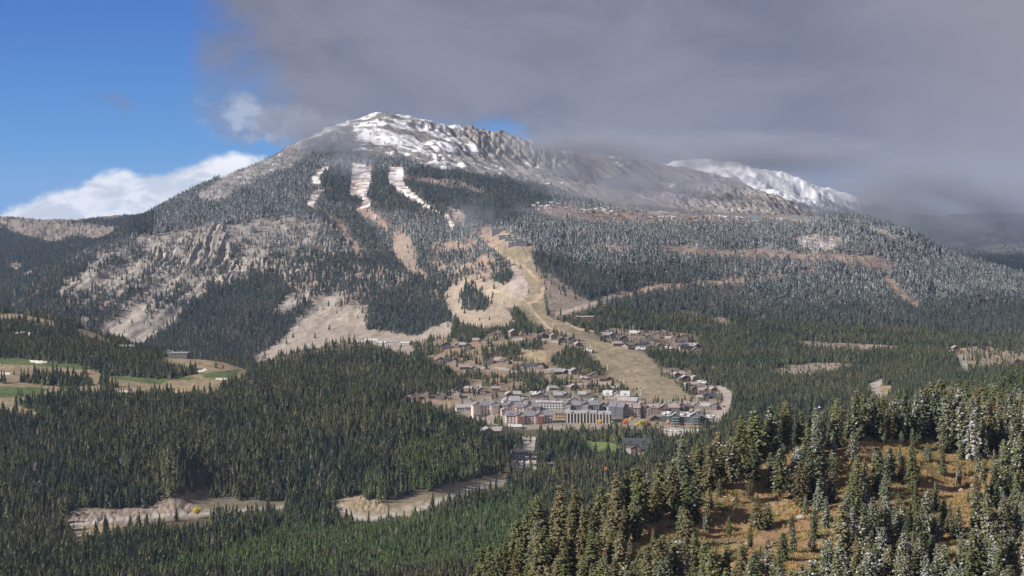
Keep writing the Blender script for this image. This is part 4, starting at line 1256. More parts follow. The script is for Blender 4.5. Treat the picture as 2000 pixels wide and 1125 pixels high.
T("grey flat-roofed building with pale wall by the car park", 1011, 899, 26, 20, (0.27, 0.245, 0.225), 'dark', group="lodges in the valley trees", floors=3, bays=4, yaw=16, dmin=2100, rise=2.5, depth=0.7)
T("little buff house in the forest below the car park", 1077, 914, 15, 9, (0.4, 0.32, 0.27), 'brown', "house", "house", dmin=2000, floors=2, bays=2)
T("white tented kiosk on the car park edge", 1033, 909, 10, 5, (0.7, 0.7, 0.68), 'white', "kiosk", "kiosk", dmin=2000)
for px, py, w, h, wl, rf, lb in ((985, 810, 14, 12, PINK, 'mauve', "small rose house in the gap between the two pink hotels"), (1062, 789, 20, 8, WHITE, 'pale', "white house behind the white terrace block"), (1088, 790, 18, 8, (0.45, 0.4, 0.36), 'slate', "grey-roofed house right of the white terrace block"),
                                 (1120, 787, 22, 8, (0.3, 0.25, 0.22), 'grey', "brownish house behind the long charcoal building"), (1160, 790, 22, 9, (0.4, 0.36, 0.33), 'pale', "pale-roofed house right behind the charcoal building"), (1178, 800, 16, 12, (0.2, 0.18, 0.2), 'slate', "narrow slate-roofed house left of the navy tower"),
                                 (1024, 786, 16, 7, CREAMW, 'mauve', "small cream house behind the rose blocks"), (962, 790, 18, 7, (0.4, 0.34, 0.32), 'slate', "slate-roofed house peeking behind the tall pink hotel"), (1252, 796, 18, 8, TANW, 'mauve', "tan house above the timber gabled lodge"),
                                 (1276, 822, 20, 9, BRN, 'brown', "low brown porch house in front of the long brown lodge"), (1112, 808, 16, 7, (0.42, 0.35, 0.28), 'mauve', "little tan roof between charcoal and columned hotels"), (925, 797, 14, 8, CREAMW, 'mauve', "cream annex left behind the tall pink hotel"),
                                 (1342, 797, 16, 8, (0.2, 0.15, 0.12), 'mauve', "mauve-roofed cottage behind the twin-chimney lodge"), (1362, 795, 14, 7, (0.25, 0.2, 0.17), 'snowy', "snow-speckled cottage near the curving road")):
    T(lb, px, py, w, h, wl, rf, "town_house", "house", "small houses of the town", floors=2, bays=4, gables=1, yaw=((px * 13) % 30) - 15, dmin=2450, dmax=3000, depth=0.7)
# houses on the slope above
ordn_ = ["first", "second", "third", "fourth", "fifth", "sixth", "seventh"]
HS = [(971, 655, 22, 'brown', 'dark timber chalet at the upper western corner of the housing'), (1003, 657, 18, 'pale', 'pale-roofed chalet beside an orange bush high in the housing'),
      (1066, 660, 22, 'brown', 'brown chalet touching the ski slope, uppermost of its row'), (1081, 663, 14, 'mauve', 'small mauve-roofed chalet in the row touching the ski slope'), (1098, 669, 16, 'brown', 'lower brown chalet in the row touching the ski slope'),
      (1115, 672, 12, 'dark', 'last dark little chalet in the row by the ski slope'), (871, 682, 18, 'dark', 'dark chalet at the western rim of the housing'), (898, 679, 20, 'pale', 'whitish chalet at the western rim of the housing'),
      (914, 682, 14, 'dark', 'small dark chalet beside the whitish one on the western rim'), (873, 710, 44, 'dark', 'long dark villa low on the western rim of the housing'), (966, 709, 30, 'mauve', 'mauve-roofed villa amid the slope housing'),
      (986, 712, 20, 'brown', 'brown chalet adjoining the mauve-roofed villa'), (1028, 720, 26, 'dark', 'dark villa on the middle lane of the slope'), (1052, 721, 28, 'dark', 'second dark villa on the middle lane'),
      (1094, 731, 30, 'pale', 'pale grey villa on the lower lane'), (1122, 731, 20, 'grey', 'grey chalet beside the pale villa on the lower lane'), (1182, 744, 26, 'brown', 'brown chalet below trees at the ski slope edge'),
      (1189, 661, 26, 'grey', 'grey-roofed lodge at the western end of the eastern hamlet'), (1218, 668, 18, 'brown', 'brown chalet in the eastern hamlet beside the grey-roofed lodge'), (1243, 656, 26, 'white', 'white-roofed lodge in the eastern hamlet'),
      (1238, 678, 22, 'brown', 'lowest brown chalet at the west of the eastern hamlet'), (1261, 679, 22, 'dark', 'dark chalet low in the eastern hamlet'), (1268, 666, 16, 'mauve', 'mauve-roofed chalet in the middle of the eastern hamlet'),
      (1280, 659, 20, 'brown', 'upper brown chalet in the eastern hamlet'), (1294, 655, 18, 'snowy', 'highest snow-speckled chalet in the eastern hamlet'), (1311, 668, 22, 'mauve', 'mauve chalet near the red bushes of the eastern hamlet'),
      (1338, 667, 18, 'brown', 'easternmost brown chalet of the eastern hamlet'), (1334, 682, 20, 'dark', 'dark villa under the long grey lodge'), (1350, 680, 34, 'grey', 'long grey lodge at the forest edge of the eastern hamlet'),
      (1326, 738, 24, 'mauve', 'topmost condominium of the terrace beside the lower ski slope'), (1338, 746, 20, 'pale', 'pale condominium second from the top of the terrace'), (1350, 756, 24, 'mauve', 'mauve condominium third down the terrace'),
      (1362, 763, 22, 'brown', 'brown condominium fourth down the terrace'), (1375, 769, 22, 'mauve', 'broad mauve condominium low on the terrace'), (1386, 779, 24, 'dark', 'dark tall condominium at the foot of the terrace'), (1344, 732, 14, 'brown', 'small brown house behind the top of the terrace'),
      (812, 779, 16, 'mauve', 'westernmost small house beyond the tall pink hotel'), (832, 777, 14, 'brown', 'second small house west of the tall pink hotel'), (862, 780, 18, 'mauve', 'mauve house in trees west of the tall pink hotel'), (892, 776, 16, 'pale', 'pale house directly behind the tall pink hotel')]
for i, (px, py, w, rf, lb) in enumerate(HS):
    wl = [(0.16, 0.11, 0.09), (0.22, 0.17, 0.14), (0.12, 0.10, 0.10), (0.30, 0.24, 0.19)][i % 4]
    T(lb, px, py, w, 9 + (i * 7) % 4, wl, rf, "chalet", "chalet", "houses on the slope above the town", floors=2, bays=3 if w < 20 else 5, gables=1 if w < 24 else 2, yaw=((i * 37) % 40) - 20, chim=1, dmin=2600, dmax=3600, side=False, depth=0.6)
rowsx = [("along the upper lane", [(930, 668), (945, 672), (1036, 668), (1128, 676), (1150, 690)]), ("along the middle lane", [(905, 722), (925, 724), (1005, 732), (1072, 738), (1140, 742), (1160, 738)]),
         ("on the lower bare slope", [(915, 762), (940, 766), (968, 764), (1030, 758), (1078, 762), (1120, 760), (1200, 762)]), ("in the eastern hamlet's lower rim", [(1205, 676), (1222, 681), (1252, 686), (1290, 678), (1305, 684), (1360, 688)]),
         ("beside the condominium terrace", [(1318, 728), (1356, 742), (1372, 752), (1392, 764), (1368, 780)])]
for wh_, lst in rowsx:
    for i, (px, py) in enumerate(lst):
        T("%s small house from the west %s" % (ordn_[i], wh_), px, py, 13 + (px % 6), 7 + px % 3, [(0.24, 0.18, 0.15), (0.34, 0.28, 0.24), (0.15, 0.12, 0.11)][i % 3], ('mauve', 'grey', 'pale', 'brown', 'snowy')[(i + px) % 5], "small_house", "house", "small houses scattered above the town",
          floors=1, bays=3, gables=i % 2, yaw=(px * 7) % 50 - 25, chim=1, dmin=2650, dmax=3600, side=False, depth=0.7)
# mid-mountain lodge
ML = [(974, 457, 24, 11, 'snowy', 'highest flat-roofed block of the mid-mountain lodge'), (985, 466, 20, 8, 'white', 'white-roofed block of the mid-mountain lodge, second down'), (997, 471, 20, 9, 'snowy', 'middle block of the mid-mountain lodge'),
      (1010, 475, 20, 9, 'white', 'white-roofed block right of the mid-mountain lodge middle'), (1003, 481, 18, 9, 'snowy', 'front block of the mid-mountain lodge nearest the ski slope'), (1020, 481, 22, 9, 'dark', 'easternmost dark block of the mid-mountain lodge')]
for px, py, w, h, rf, lb in ML:
    T(lb, px, py, w, h, (0.12, 0.12, 0.13), rf, "mountain_lodge", "lodge", "blocks of the mid-mountain lodge", floors=2, bays=4, flat=True, yaw=-12, chim=0, dmin=4000, dmax=5200, side=False)
# chalets of the upper village, mostly under fresh snow
UP = [(1043, 404), (1050, 400), (1057, 405), (1063, 399), (1070, 404), (1076, 400), (1082, 406), (1066, 408), (1054, 411), (1090, 402), (1097, 406), (1075, 411), (1104, 409),
      (1137, 413), (1144, 416), (1151, 412), (1158, 416), (1165, 413), (1172, 417), (1180, 414), (1187, 419), (1194, 416), (1203, 420), (1176, 410),
      (1272, 427), (1280, 426), (1288, 428), (1297, 427), (1306, 427), (1315, 429), (1348, 429), (1357, 428), (1372, 427), (1407, 428), (1417, 427), (1440, 429), (1447, 428), (1464, 430), (1476, 431), (1495, 429), (1508, 431), (1528, 432), (1541, 433), (1553, 434)]
ordn = ["first", "second", "third", "fourth", "fifth", "sixth", "seventh", "eighth", "ninth", "tenth", "eleventh", "twelfth", "thirteenth", "fourteenth", "fifteenth", "sixteenth", "seventeenth", "eighteenth", "nineteenth", "twentieth"]
for i, (px, py) in enumerate(sorted(UP)):
    if px < 1110: cl_, k = "western cluster under the fog", i
    elif px < 1220: cl_, k = "middle cluster under the fog", i - 13
    elif px < 1330: cl_, k = "short row on the plateau rim", i - 24
    else: cl_, k = "long row on the eastern plateau rim", i - 30
    rf = ('snowy', 'white', 'brown', 'snowy', 'brown', 'snowy', 'white')[i % 7]
    if px == 1476: rf = 'blue'
    w = 7 + (i * 5) % 5 + (6 if px in (1476, 1495) else 0)
    T("%s chalet, %s from the west in the %s" % ({'snowy': 'snow-flecked', 'white': 'snow-roofed', 'brown': 'brown', 'blue': 'blue-roofed'}[rf], ordn[k], cl_), px, py, w, 4 + i % 3, ((0.16, 0.11, 0.09), (0.24, 0.19, 0.16), (0.4, 0.36, 0.33))[i % 3], rf,
      "snowy_chalet", "chalet", "chalets of the upper village", yaw=((i * 53) % 50) - 25, chim=0, dmin=4700, dmax=7000, depth=0.8, minh=5)
# western ridge, construction yard, east valley
T("grey-roofed barn beside the red shed on the western ridge", 249, 683, 22, 9, (0.20, 0.14, 0.12), 'pale', "barn", "barn", dmin=2600, dmax=3300, yaw=12)
T("red shed at the end of the western ridge meadow", 236, 683, 10, 9, (0.40, 0.10, 0.06), 'mauve', "shed", "shed", dmin=2600, dmax=3300, yaw=30, chim=0)
T("modern clubhouse with slab roofs on the golf knoll", 350, 700, 36, 11, (0.10, 0.10, 0.11), 'pale', "clubhouse", "clubhouse", dmin=2500, dmax=3200, yaw=-8, floors=2, bays=6, flat=True, chim=1)
T("taller left block of the golf knoll clubhouse", 332, 696, 12, 10, (0.16, 0.15, 0.15), 'slate', "clubhouse_block", "clubhouse", dmin=2500, dmax=3200, yaw=-8, flat=True, chim=0)
for px, py, w, lb in ((35, 655, 10, "white hut nearest the frame edge on the western ridge"), (45, 654, 8, "second white hut on the western ridge"), (60, 656, 10, "third white hut on the western ridge, slightly lower")):
    T(lb, px, py, w, 4, (0.7, 0.7, 0.7), 'white', "hut", "hut", "white huts on the western ridge", dmin=2600, dmax=3300, chim=0)
for px, py, w, h, rf, lb in ((725, 668, 26, 6, 'white', "long white site shed at the west of the construction yard"), (745, 672, 18, 6, 'white', "white cabin in the middle of the construction yard"), (768, 671, 22, 6, 'grey', "grey workshop in the construction yard"),
                             (790, 673, 18, 4, 'white', "low white container at the east of the construction yard"), (702, 670, 12, 5, 'snowy', "small speckled hut beside the knoll trees")):
    T(lb, px, py, w, h, (0.5, 0.48, 0.46), rf, "site_shed", "shed", "sheds of the construction yard", dmin=3200, dmax=4200, chim=0, yaw=-4)
T("dark red lift station with white roof beside the ski slope", 1143, 625, 34, 7, (0.14, 0.06, 0.05), 'white', "lift_station", "lift station", dmin=3200, dmax=4000, flat=True, chim=0, yaw=-6, floors=1, bays=4)
for px, py, w, rf, lb in ((1852, 693, 20, 'brown', "brown lodge at the head of the eastern road"), (1866, 686, 14, 'mauve', "small mauve house above the eastern road"), (1986, 748, 24, 'brown', "brown house on the far eastern meadow"), (1985, 712, 18, 'brown', "upper brown house at the eastern edge"),
                          (1600, 806, 18, 'white', "white-roofed house half hidden behind the spur firs"), (1562, 806, 12, 'white', "smaller white-roofed house behind the spur firs")):
    T(lb, px, py, w, 9, (0.22, 0.15, 0.12), rf, "house", "house", "houses of the eastern valley", dmin=2300, dmax=3900, chim=1, yaw=10, gables=1)

# ------------------------------------------------------------------ chair-lift pylons
M_STEEL = plain_mat("pale steel", (0.55, 0.55, 0.56), 0.5, 0.4, 0.05)
pyl_pole = MB().cyl(0, 0, -2, 12, 0.55, 0.35, 8).box(-0.9, 0.9, -0.9, 0.9, -3, 0.3).mesh("pole", (M_STEEL,))
pyl_arm = MB().box(-3.6, 3.6, -0.3, 0.3, 11.6, 12.2).box(-3.9, -3.1, -1.3, 1.3, 11.1, 11.6).box(3.1, 3.9, -1.3, 1.3, 11.1, 11.6).box(-0.2, 0.2, -0.2, 0.2, 12.2, 14.0).mesh("crossarm", (M_STEEL,))
LIFT = [(1081, 636, "uppermost lift pylon of the lower ski slope"), (1103, 656, "second lift pylon down the lower ski slope"), (1137, 671, "third lift pylon down the lower ski slope, at its western edge"), (1153, 681, "fourth lift pylon, close below the third"),
        (1187, 722, "lift pylon beside the dense tree block on the ski slope"), (1219, 748, "lift pylon above the pale stepped block"), (1251, 772, "lowest lift pylon behind the long brown lodge"),
        (815, 394, "highest lift pylon on the snowy eastern run"), (835, 408, "second lift pylon on the snowy eastern run"), (858, 420, "third lift pylon where the snow run ends"), (877, 428, "lift pylon on the brown patch below the snow run"),
        (190, 634, "lift pylon in front of the western scree"), (274, 680, "lift pylon between barn and clubhouse on the western ridge"), (878, 796, "pale pylon in the trees west of the tall pink hotel")]
for px, py, lb in LIFT:
    x, y, z = hit(px, py, 2500, 6500)
    o = empty("lift_pylon", (x, y, z), R(25), lb, "lift pylon", "chair lift pylons")
    part("pole", pyl_pole, o); part("crossarm", pyl_arm, o)
    BL.append((x, y, 5))

# ------------------------------------------------------------------ broadleaf trees in autumn colour
def leaf_ball(seed):
    r = np.random.default_rng(seed); v, f, t = [], [], []
    cs = [(0, 0, 0.62, 0.26)] + [(0.17 * math.cos(a) * r.uniform(0.7, 1.2), 0.17 * math.sin(a) * r.uniform(0.7, 1.2), r.uniform(0.42, 0.82), r.uniform(0.12, 0.2)) for a in r.uniform(0, 6.28, 7)]
    for cx, cy, cz, cr in cs:
        for _ in range(int(260 * cr / 0.2)):
            d = r.normal(0, 1, 3); d /= np.linalg.norm(d)
            p = np.array([cx, cy, cz]) + d * cr * r.uniform(0.55, 1.08) * np.array([1, 1, 1.1])
            a = r.normal(0, 1, 3); a -= d * a.dot(d) * 0.6; a /= np.linalg.norm(a); b_ = np.cross(d, a)
            s = 0.028 * r.uniform(0.6, 1.3); c = len(v)
            v += [p - a * s, p + b_ * s * 0.8, p + a * s, p - b_ * s * 0.8]; q = r.uniform(0.2, 1); t += [(q, 2.0)] * 4
            f.append((c, c + 1, c + 2, c + 3))
    return mesh_from("crown", v, f, t, (MF_OBJ,))


BALLS = [leaf_ball(500 + i) for i in range(3)]
BTR = near_trunk(510, 0.01, M_BARKP, 0.03)


def broadleaf(px, py, hpx, tint, label, group=None, dmin=1800, dmax=3800, k=0, name="autumn_tree"):
    x, y, z = hit(px, py, dmin, dmax)
    h = hpx * y / FPX
    o = empty(name, (x, y, z), rng.uniform(0, 6), label, "tree", group)
    part("trunk", BTR, o, scale=(h, h, h * 0.8))
    c = part("crown", BALLS[k % 3], o, scale=(h * 0.95, h * 0.95, h)); c["tint"] = list(tint); c["frost"] = 0.0
    BL.append((x, y, h * 0.4)); BL.append((x, y - h * 0.7, h * 0.35))


BL.append((hit(385, 1014, 1850, 2200)[0], hit(385, 1014, 1850, 2200)[1] - 35, 26))
broadleaf(385, 1014, 26, (0.46, 0.38, 0.05), "lone bright yellow aspen beside the valley road", k=0)
GA = "autumn trees in front of the town"
for i, (px, py, h, c, lb) in enumerate(((1172, 834, 17, (0.50, 0.30, 0.10), "orange-yellow aspen before the columned hotel"), (1196, 833, 13, (0.24, 0.24, 0.08), "small green-yellow tree before the navy tower"), (1221, 834, 17, (0.58, 0.17, 0.06), "red-orange tree below the rosy tan lodge"),
                                        (1233, 828, 16, (0.52, 0.34, 0.08), "golden tree against the rosy tan lodge wall"), (1253, 840, 22, (0.36, 0.34, 0.08), "tall yellow-green tree below the timber gabled lodge"), (1267, 832, 14, (0.40, 0.22, 0.10), "rust tree between the timber lodge and the red one"),
                                        (1268, 838, 16, (0.56, 0.14, 0.07), "scarlet tree before the long brown lodge"), (1282, 836, 17, (0.17, 0.20, 0.08), "olive tree before the long brown lodge"), (1305, 833, 15, (0.50, 0.33, 0.13), "orange tree at the white-roofed lodge's western corner"),
                                        (1245, 838, 14, (0.47, 0.40, 0.10), "small yellow tree beside the tall yellow-green one"), (1291, 842, 13, (0.30, 0.27, 0.10), "dull yellow tree on the road below the town"), (1150, 836, 11, (0.40, 0.30, 0.12), "tiny tawny tree near the columned hotel's middle"))):
    broadleaf(px, py, h, c, lb, GA, 2300, 2800, i)
for i, (px, py, h, c, lb) in enumerate(((1016, 659, 10, (0.42, 0.26, 0.08), "orange bushy tree beside the high pale chalet"), (1145, 731, 12, (0.34, 0.27, 0.09), "yellowish tree right of the grey chalet"), (1166, 727, 10, (0.30, 0.17, 0.08), "rusty tree above the lower lane"),
                                        (1322, 663, 10, (0.40, 0.12, 0.06), "red tree in the eastern hamlet"), (1332, 660, 9, (0.44, 0.20, 0.08), "orange tree at the east of the hamlet"), (1394, 727, 13, (0.34, 0.34, 0.10), "yellow-green tree at the forest edge above the road"),
                                        (92, 573, 11, (0.48, 0.26, 0.09), "orange aspen at the foot of the western shoulder"), (104, 568, 9, (0.46, 0.22, 0.08), "smaller orange aspen beside it on the western shoulder"), (383, 713, 7, (0.5, 0.36, 0.08), "golden shrub on the golf knoll"),
                                        (336, 707, 7, (0.45, 0.36, 0.10), "yellow shrub in front of the clubhouse"), (1243, 780, 14, (0.12, 0.16, 0.08), "lone round green tree at the foot of the ski slope"), (1243, 765, 10, (0.12, 0.15, 0.08), "small dark round tree on the ski slope edge"))):
    broadleaf(px, py, h, c, lb, "scattered autumn trees", 2400 if px > 300 or py > 650 else 4000, 5200, i)

# ------------------------------------------------------------------ parked cars
car_body = MB().box(-2.2, 2.2, -0.9, 0.9, 0.35, 0.95).poly([(-1.3, -0.8, 0.952), (1.5, -0.8, 0.952), (1.5, 0.8, 0.952), (-1.3, 0.8, 0.952), (-0.7, -0.68, 1.5), (1.0, -0.68, 1.5), (1.0, 0.68, 1.5), (-0.7, 0.68, 1.5)],
                                                         [(0, 1, 5, 4), (1, 2, 6, 5), (2, 3, 7, 6), (3, 0, 4, 7), (4, 5, 6, 7)])
wheel = MB().box(-0.33, 0.33, -0.1, 0.1, -0.33, 0.33).mesh("wheel", (plain_mat("tyre", (0.02, 0.02, 0.02)),))
CARC = {'white': (0.75, 0.75, 0.75), 'black': (0.03, 0.03, 0.035), 'silver': (0.45, 0.46, 0.48), 'red': (0.4, 0.05, 0.04), 'blue': (0.06, 0.12, 0.25)}
car_m = {}
for nme, c in CARC.items():
    mm = car_body.mesh("body", (plain_mat(nme + " paint", c, 0.35, 0.5),)); car_m[nme] = mm
ci_ = 0
for (px0, px1, py0, n, where) in ((1004, 1040, 903, 8, "in the car park by the grey building"), (1012, 1038, 908, 6, "in the lower row of the car park"), (1212, 1262, 887, 9, "in front of the dark barn lodge"), (1090, 1180, 836, 8, "on the street below the town"),
                                  (1296, 1362, 843, 7, "beside the street east of the autumn trees"), (1384, 1420, 795, 3, "on the curving road above the town")):
    seen = {}
    for k in range(n):
        px = px0 + (px1 - px0) * (k + 0.5) / n + rng.uniform(-1, 1)
        c = list(CARC)[[0, 2, 1, 0, 3, 0, 4, 2, 0][(ci_ * 5 + k) % 9]]; ci_ += 1
        x, y, z = hit(px, py0 + rng.uniform(-1, 1), 2000, 2900)
        seen[c] = seen.get(c, 0) + 1
        o = empty("parked_car", (x, y, z), R(rng.choice([80, 90, 100])) if n > 5 else R(20), "%s %s car from the west %s" % (ordn[seen[c] - 1], c, where), "car", "cars parked in the valley")
        part("body", car_m[c], o)
        for wx in (-1.35, 1.35):
            for wy in (-0.85, 0.85):
                part("wheel", wheel, o, (wx, wy, 0.33))
        BL.append((x, y, 5))

# ------------------------------------------------------------------ firs of the near spur
TR = []         # traced: column, top row, foot row
for s, (ox, oy, k) in (("165,0,380 330,80,430 420,130,600 510,0,350 650,90,570 860,60,480 1050,200,560 1160,230,560 1350,320,700 1240,250,400 1520,400,730 1620,390,700 1620,180,400 1370,620,820 690,590,720 830,470,680 900,600,950 1010,690,960 620,840,1050 "
                        "430,550,780 410,740,990 200,420,880 270,430,900 100,600,870 170,740,1060 290,950,1160 1450,760,1050 1560,660,960 1230,820,1010 820,930,1160 1240,930,1200 1430,960,1200 1560,1000,1250 1820,740,1180 1930,700,1100 1800,540,760 1900,300,700 "
                        "1900,950,1250 520,460,640 560,150,470", (1300, 840, 5)),
                       ("330,0,290 640,0,140 800,0,150 560,150,500 690,150,470 440,260,660 620,470,690 790,170,320 910,130,560 960,340,560 810,240,480 950,480,800 1140,490,800 1210,190,450 1360,310,550 1380,90,290 1060,120,300 1550,160,420 1600,270,560 "
                        "1720,180,420 1820,230,500 330,540,760 320,740,1180 500,710,980 430,950,1240 510,970,1240 680,750,1180 760,690,1000 860,760,1230 920,620,900 1040,590,760 1220,660,1000 1270,700,1020 1360,730,1060 1560,590,900 1640,640,1000 1780,760,1160 "
                        "1860,640,940 1940,700,1050 1700,880,1240 1100,1010,1300 1450,630,720 1620,1050,1330 1880,940,1300 1930,400,800", (1600, 840, 5)),
                       ("1000,90,600 1140,80,560 1260,60,700 1430,0,530 1560,0,560 640,210,720 480,210,640 240,290,700 310,480,900 420,390,900 780,430,800 930,400,900 960,640,1080 1100,420,800 1220,330,760 1390,650,960 1330,860,1180 1150,740,1100 600,760,1100 "
                        "480,900,1250 700,900,1250 60,570,1000 160,500,1000 290,640,1150 30,850,1250 1800,680,1150 1680,460,900 1540,780,840", (1000, 900, 5)),
                       ("830,190,400 900,195,380 970,180,400 930,330,500 1030,220,360 1100,240,420 1180,180,380 1170,305,420 1255,230,430 1300,150,340 1370,170,360 1480,150,360 1480,260,380 1560,180,330 1620,130,360 770,240,400 680,260,430 1420,210,350 1520,300,390 1690,200,350 1750,180,330", (1100, 700, 2.2222)),):
    for t_ in s.split():
        a, b_, c_ = (float(q) for q in t_.split(','))
        TR.append((ox + a / k, oy + b_ / k, oy + c_ / k))
placed = []      # x, y, z, h, px, pytop, pybase
for px, pt, pb in TR:
    x, y, z = hit(px, pb, 480, 1050)
    h = (z + (pt - HOR) / FPX * y * 1.0)  # height that brings the tip to its sight row
    h = (-(pt - HOR) / FPX * y) - z
    h = float(np.clip(h, 4.0, 21.0))
    if any((x - q[0]) ** 2 + (y - q[1]) ** 2 < 2.0 for q in placed): continue
    placed.append((x, y, z, h))
# fill the stand between them by stocking and spacing
open1 = [parse(s) for s in ("1415,862 1560,862 1600,880 1520,950 1500,975 1640,1010 1640,1125 1400,1125 1270,1080 1310,1000 1400,935", "1600,865 1700,858 1790,862 1850,890 1930,910 1940,960 1900,1000 1820,1000 1740,950 1660,960 1600,900", "1200,1125 1230,1060 1290,1010 1330,1060 1300,1125", "1820,940 1880,930 1900,1000 1880,1060 1840,1060")]
cand = []
for _ in range(24000):
    y = math.sqrt(rng.uniform(500 ** 2, 1560 ** 2)); u = rng.uniform(-0.03, 0.275)
    x = u * y; z = float(ground(x, y)[0]); px = 1000 + FPX * u; py = HOR - FPX * z / y
    if z < -240: continue
    if py > float(sample(vis_top, np.array([x]), np.array([y]))[0]) + 60: continue
    cand.append((x, y, z, px, py))
nearonly = []
gx0 = {}
def gkey(x, y): return (int(x // 6), int(y // 6))
for q in placed: gx0.setdefault(gkey(q[0], q[1]), []).append(q)
for x, y, z, px, py in cand:
    opn = any(inpoly(np.array([px]), np.array([py]), p)[0] for p in open1)
    md = 9.0 if opn else (4.2 if y < 760 else 4.5)
    if opn and rng.random() < 0.7: continue
    if not opn and rng.random() < 0.72:
        rows_ = np.array([HOR - FPX * (z + 12.0 * q_) / y for q_ in (0.3, 0.6, 0.9)])
        if sum(inpoly(np.full(3, px), rows_, p).sum() for p in open1) >= 2: continue
    if px < 1020 and py < 1100: md = 5
    kx, ky = gkey(x, y); bad = False
    for i in (-2, -1, 0, 1, 2):
        for j in (-2, -1, 0, 1, 2):
            for q in gx0.get((kx + i, ky + j), ()):
                if (q[0] - x) ** 2 + (q[1] - y) ** 2 < md * md: bad = True; break
            if bad: break
        if bad: break
    if bad: continue
    h = rng.normal(13.6, 2.8) if y < 800 else rng.normal(13.5, 2.2)
    if opn: h *= rng.uniform(0.3, 0.8)
    if px > 1780 and py > 900: h *= 0.88
    h = float(np.clip(h, 3.0, 20)); q = (x, y, z, h)
    gx0.setdefault((kx, ky), []).append(q); placed.append(q)


def looks(x, y, px, py):
    """tint, frost, colour words by where the tree stands"""
    west = 1 - float(np.clip((px - 1150) / 600, 0, 1))
    r = rng.random()
    if r < 0.26 + 0.30 * west: t, w = (0.168, 0.146, 0.074), "bronze-green"
    elif r < 0.74 + 0.2 * west: t, w = (0.135, 0.143, 0.062), "olive"
    elif r < 0.88: t, w = (0.100, 0.115, 0.060), "dark green"
    else: t, w = (0.162, 0.176, 0.115), "grey-green"
    fr = float(np.clip(rng.normal(0.04 + 0.20 * (1 - west), 0.10), 0.0, 0.6))
    if y > 900: fr *= 0.6
    if px < 1150: fr *= 0.25
    return t, w, fr


cams = []
for (x, y, z, h) in placed:
    px = 1000 + FPX * x / y; pyb = HOR - FPX * z / y; pyt = HOR - FPX * (z + h) / y
    inview = -30 < px < 2030 and pyt < 1125
    cams.append((-(h / y) if inview else 1.0, x, y, z, h, px, pyb, pyt))
cams.sort()
near_t = [c for c in cams[:300] if c[0] < 0]
rest_t = cams[len(near_t):]
used = {}
rows = []
for c in near_t:
    _, x, y, z, h, px, pyb, pyt = c
    t, w, fr = looks(x, y, px, pyb)
    ki = int(rng.integers(0, len(CROWNS)))
    hp = pyb - pyt
    size = "towering" if hp > 105 else "tall" if hp > 88 else "mid-sized" if hp > 62 else "small"
    fw = "snow-free" if fr < 0.05 else "lightly dusted" if fr < 0.16 else "snow-flecked" if fr < 0.30 else "snow-laden"
    sh = {'cone': 'conical', 'oval': 'oval-crowned', 'column': 'columnar', 'bushy': 'bushy'}[NEARSPEC[ki][0]]
    hz_ = ("at the spur's western foot" if px < 1080 else "below the barn lodge" if px < 1260 else "below the white-roofed lodge" if px < 1400 else "west of the bleached snag" if px < 1580 else
           "just east of the bleached snag" if px < 1700 else "above the orange clearing" if px < 1830 and pyb < 960 else "below the orange clearing" if px < 1830 else "by the spur's eastern edge" if px < 1930 else "against the frame's eastern edge")
    vt_ = "at crest" if pyb < 905 else "upper slope" if pyb < 980 else "mid-slope" if pyb < 1060 else "lower slope" if pyb < 1140 else "bottom edge"
    rows.append([size, fw, w, sh, vt_, hz_, px, c, t, fr, ki])
from collections import defaultdict
dd = defaultdict(list)
for r_ in rows: dd[tuple(r_[:6])].append(r_)
for kk, lst in dd.items():
    lst.sort(key=lambda q: q[6])
    for i, r_ in enumerate(lst):
        pre = "" if len(lst) == 1 else ("western " if i == 0 else "eastern " if i == len(lst) - 1 else "middle ")
        if 0 < i < len(lst) - 1 and len(lst) > 3: pre = ordn[i] + " "
        lab = "%s%s %s %s %s fir %s, %s" % (pre, r_[0], r_[1], r_[2], r_[3], r_[5], r_[4])
        r_.append(lab)
for r_ in rows:
    px, c, t, fr, ki, lab = r_[6:12]
    _, x, y, z, h = c[:5]
    o = empty("fir_tree", (x, y, z - 0.15), rng.uniform(0, 6.28), lab, "tree", "firs on the near spur"); o.rotation_euler = (rng.normal(0, 0.028), rng.normal(0, 0.028), rng.uniform(0, 6.28))
    wd = h * rng.uniform(0.95, 1.25)
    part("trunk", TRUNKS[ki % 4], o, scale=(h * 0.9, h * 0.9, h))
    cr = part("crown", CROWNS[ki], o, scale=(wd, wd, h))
    v_ = rng.uniform(0.8, 1.25)
    cr["tint"] = [t[0] * v_, t[1] * v_, t[2] * v_]; cr["frost"] = fr
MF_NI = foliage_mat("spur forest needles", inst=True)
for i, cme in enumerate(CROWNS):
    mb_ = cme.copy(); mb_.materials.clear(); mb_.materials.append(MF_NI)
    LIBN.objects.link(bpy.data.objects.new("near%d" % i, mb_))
rx = np.array([c[1] for c in rest_t]); ry = np.array([c[2] for c in rest_t]); rh = np.array([c[4] for c in rest_t])
tt, ff = [], []
for c in rest_t:
    t, w, fr = looks(c[1], c[2], c[5], c[6]); v_ = rng.uniform(0.75, 1.2); tt.append([a * v_ for a in t]); ff.append(fr)
tt = np.array(tt); tt[ry > 900] = tt[ry > 900] * 0.5 + np.array((0.05, 0.075, 0.03)) * 0.6
forest("spur_forest", "remaining smaller firs filling the near spur and its far side", rx, ry, rh, tt, np.array(ff), LIBN, len(CROWNS), widen=rng.uniform(0.95, 1.2, len(rx)))
print("SPUR", len(near_t), len(rest_t), len(set(r_[11] for r_ in rows)), max(len(r_[11].split()) for r_ in rows))

# bleached snag, dead firs, fallen logs, boulders, low junipers
def spot(px, py, dmin=480, dmax=1000): return hit(px, py, dmin, dmax)


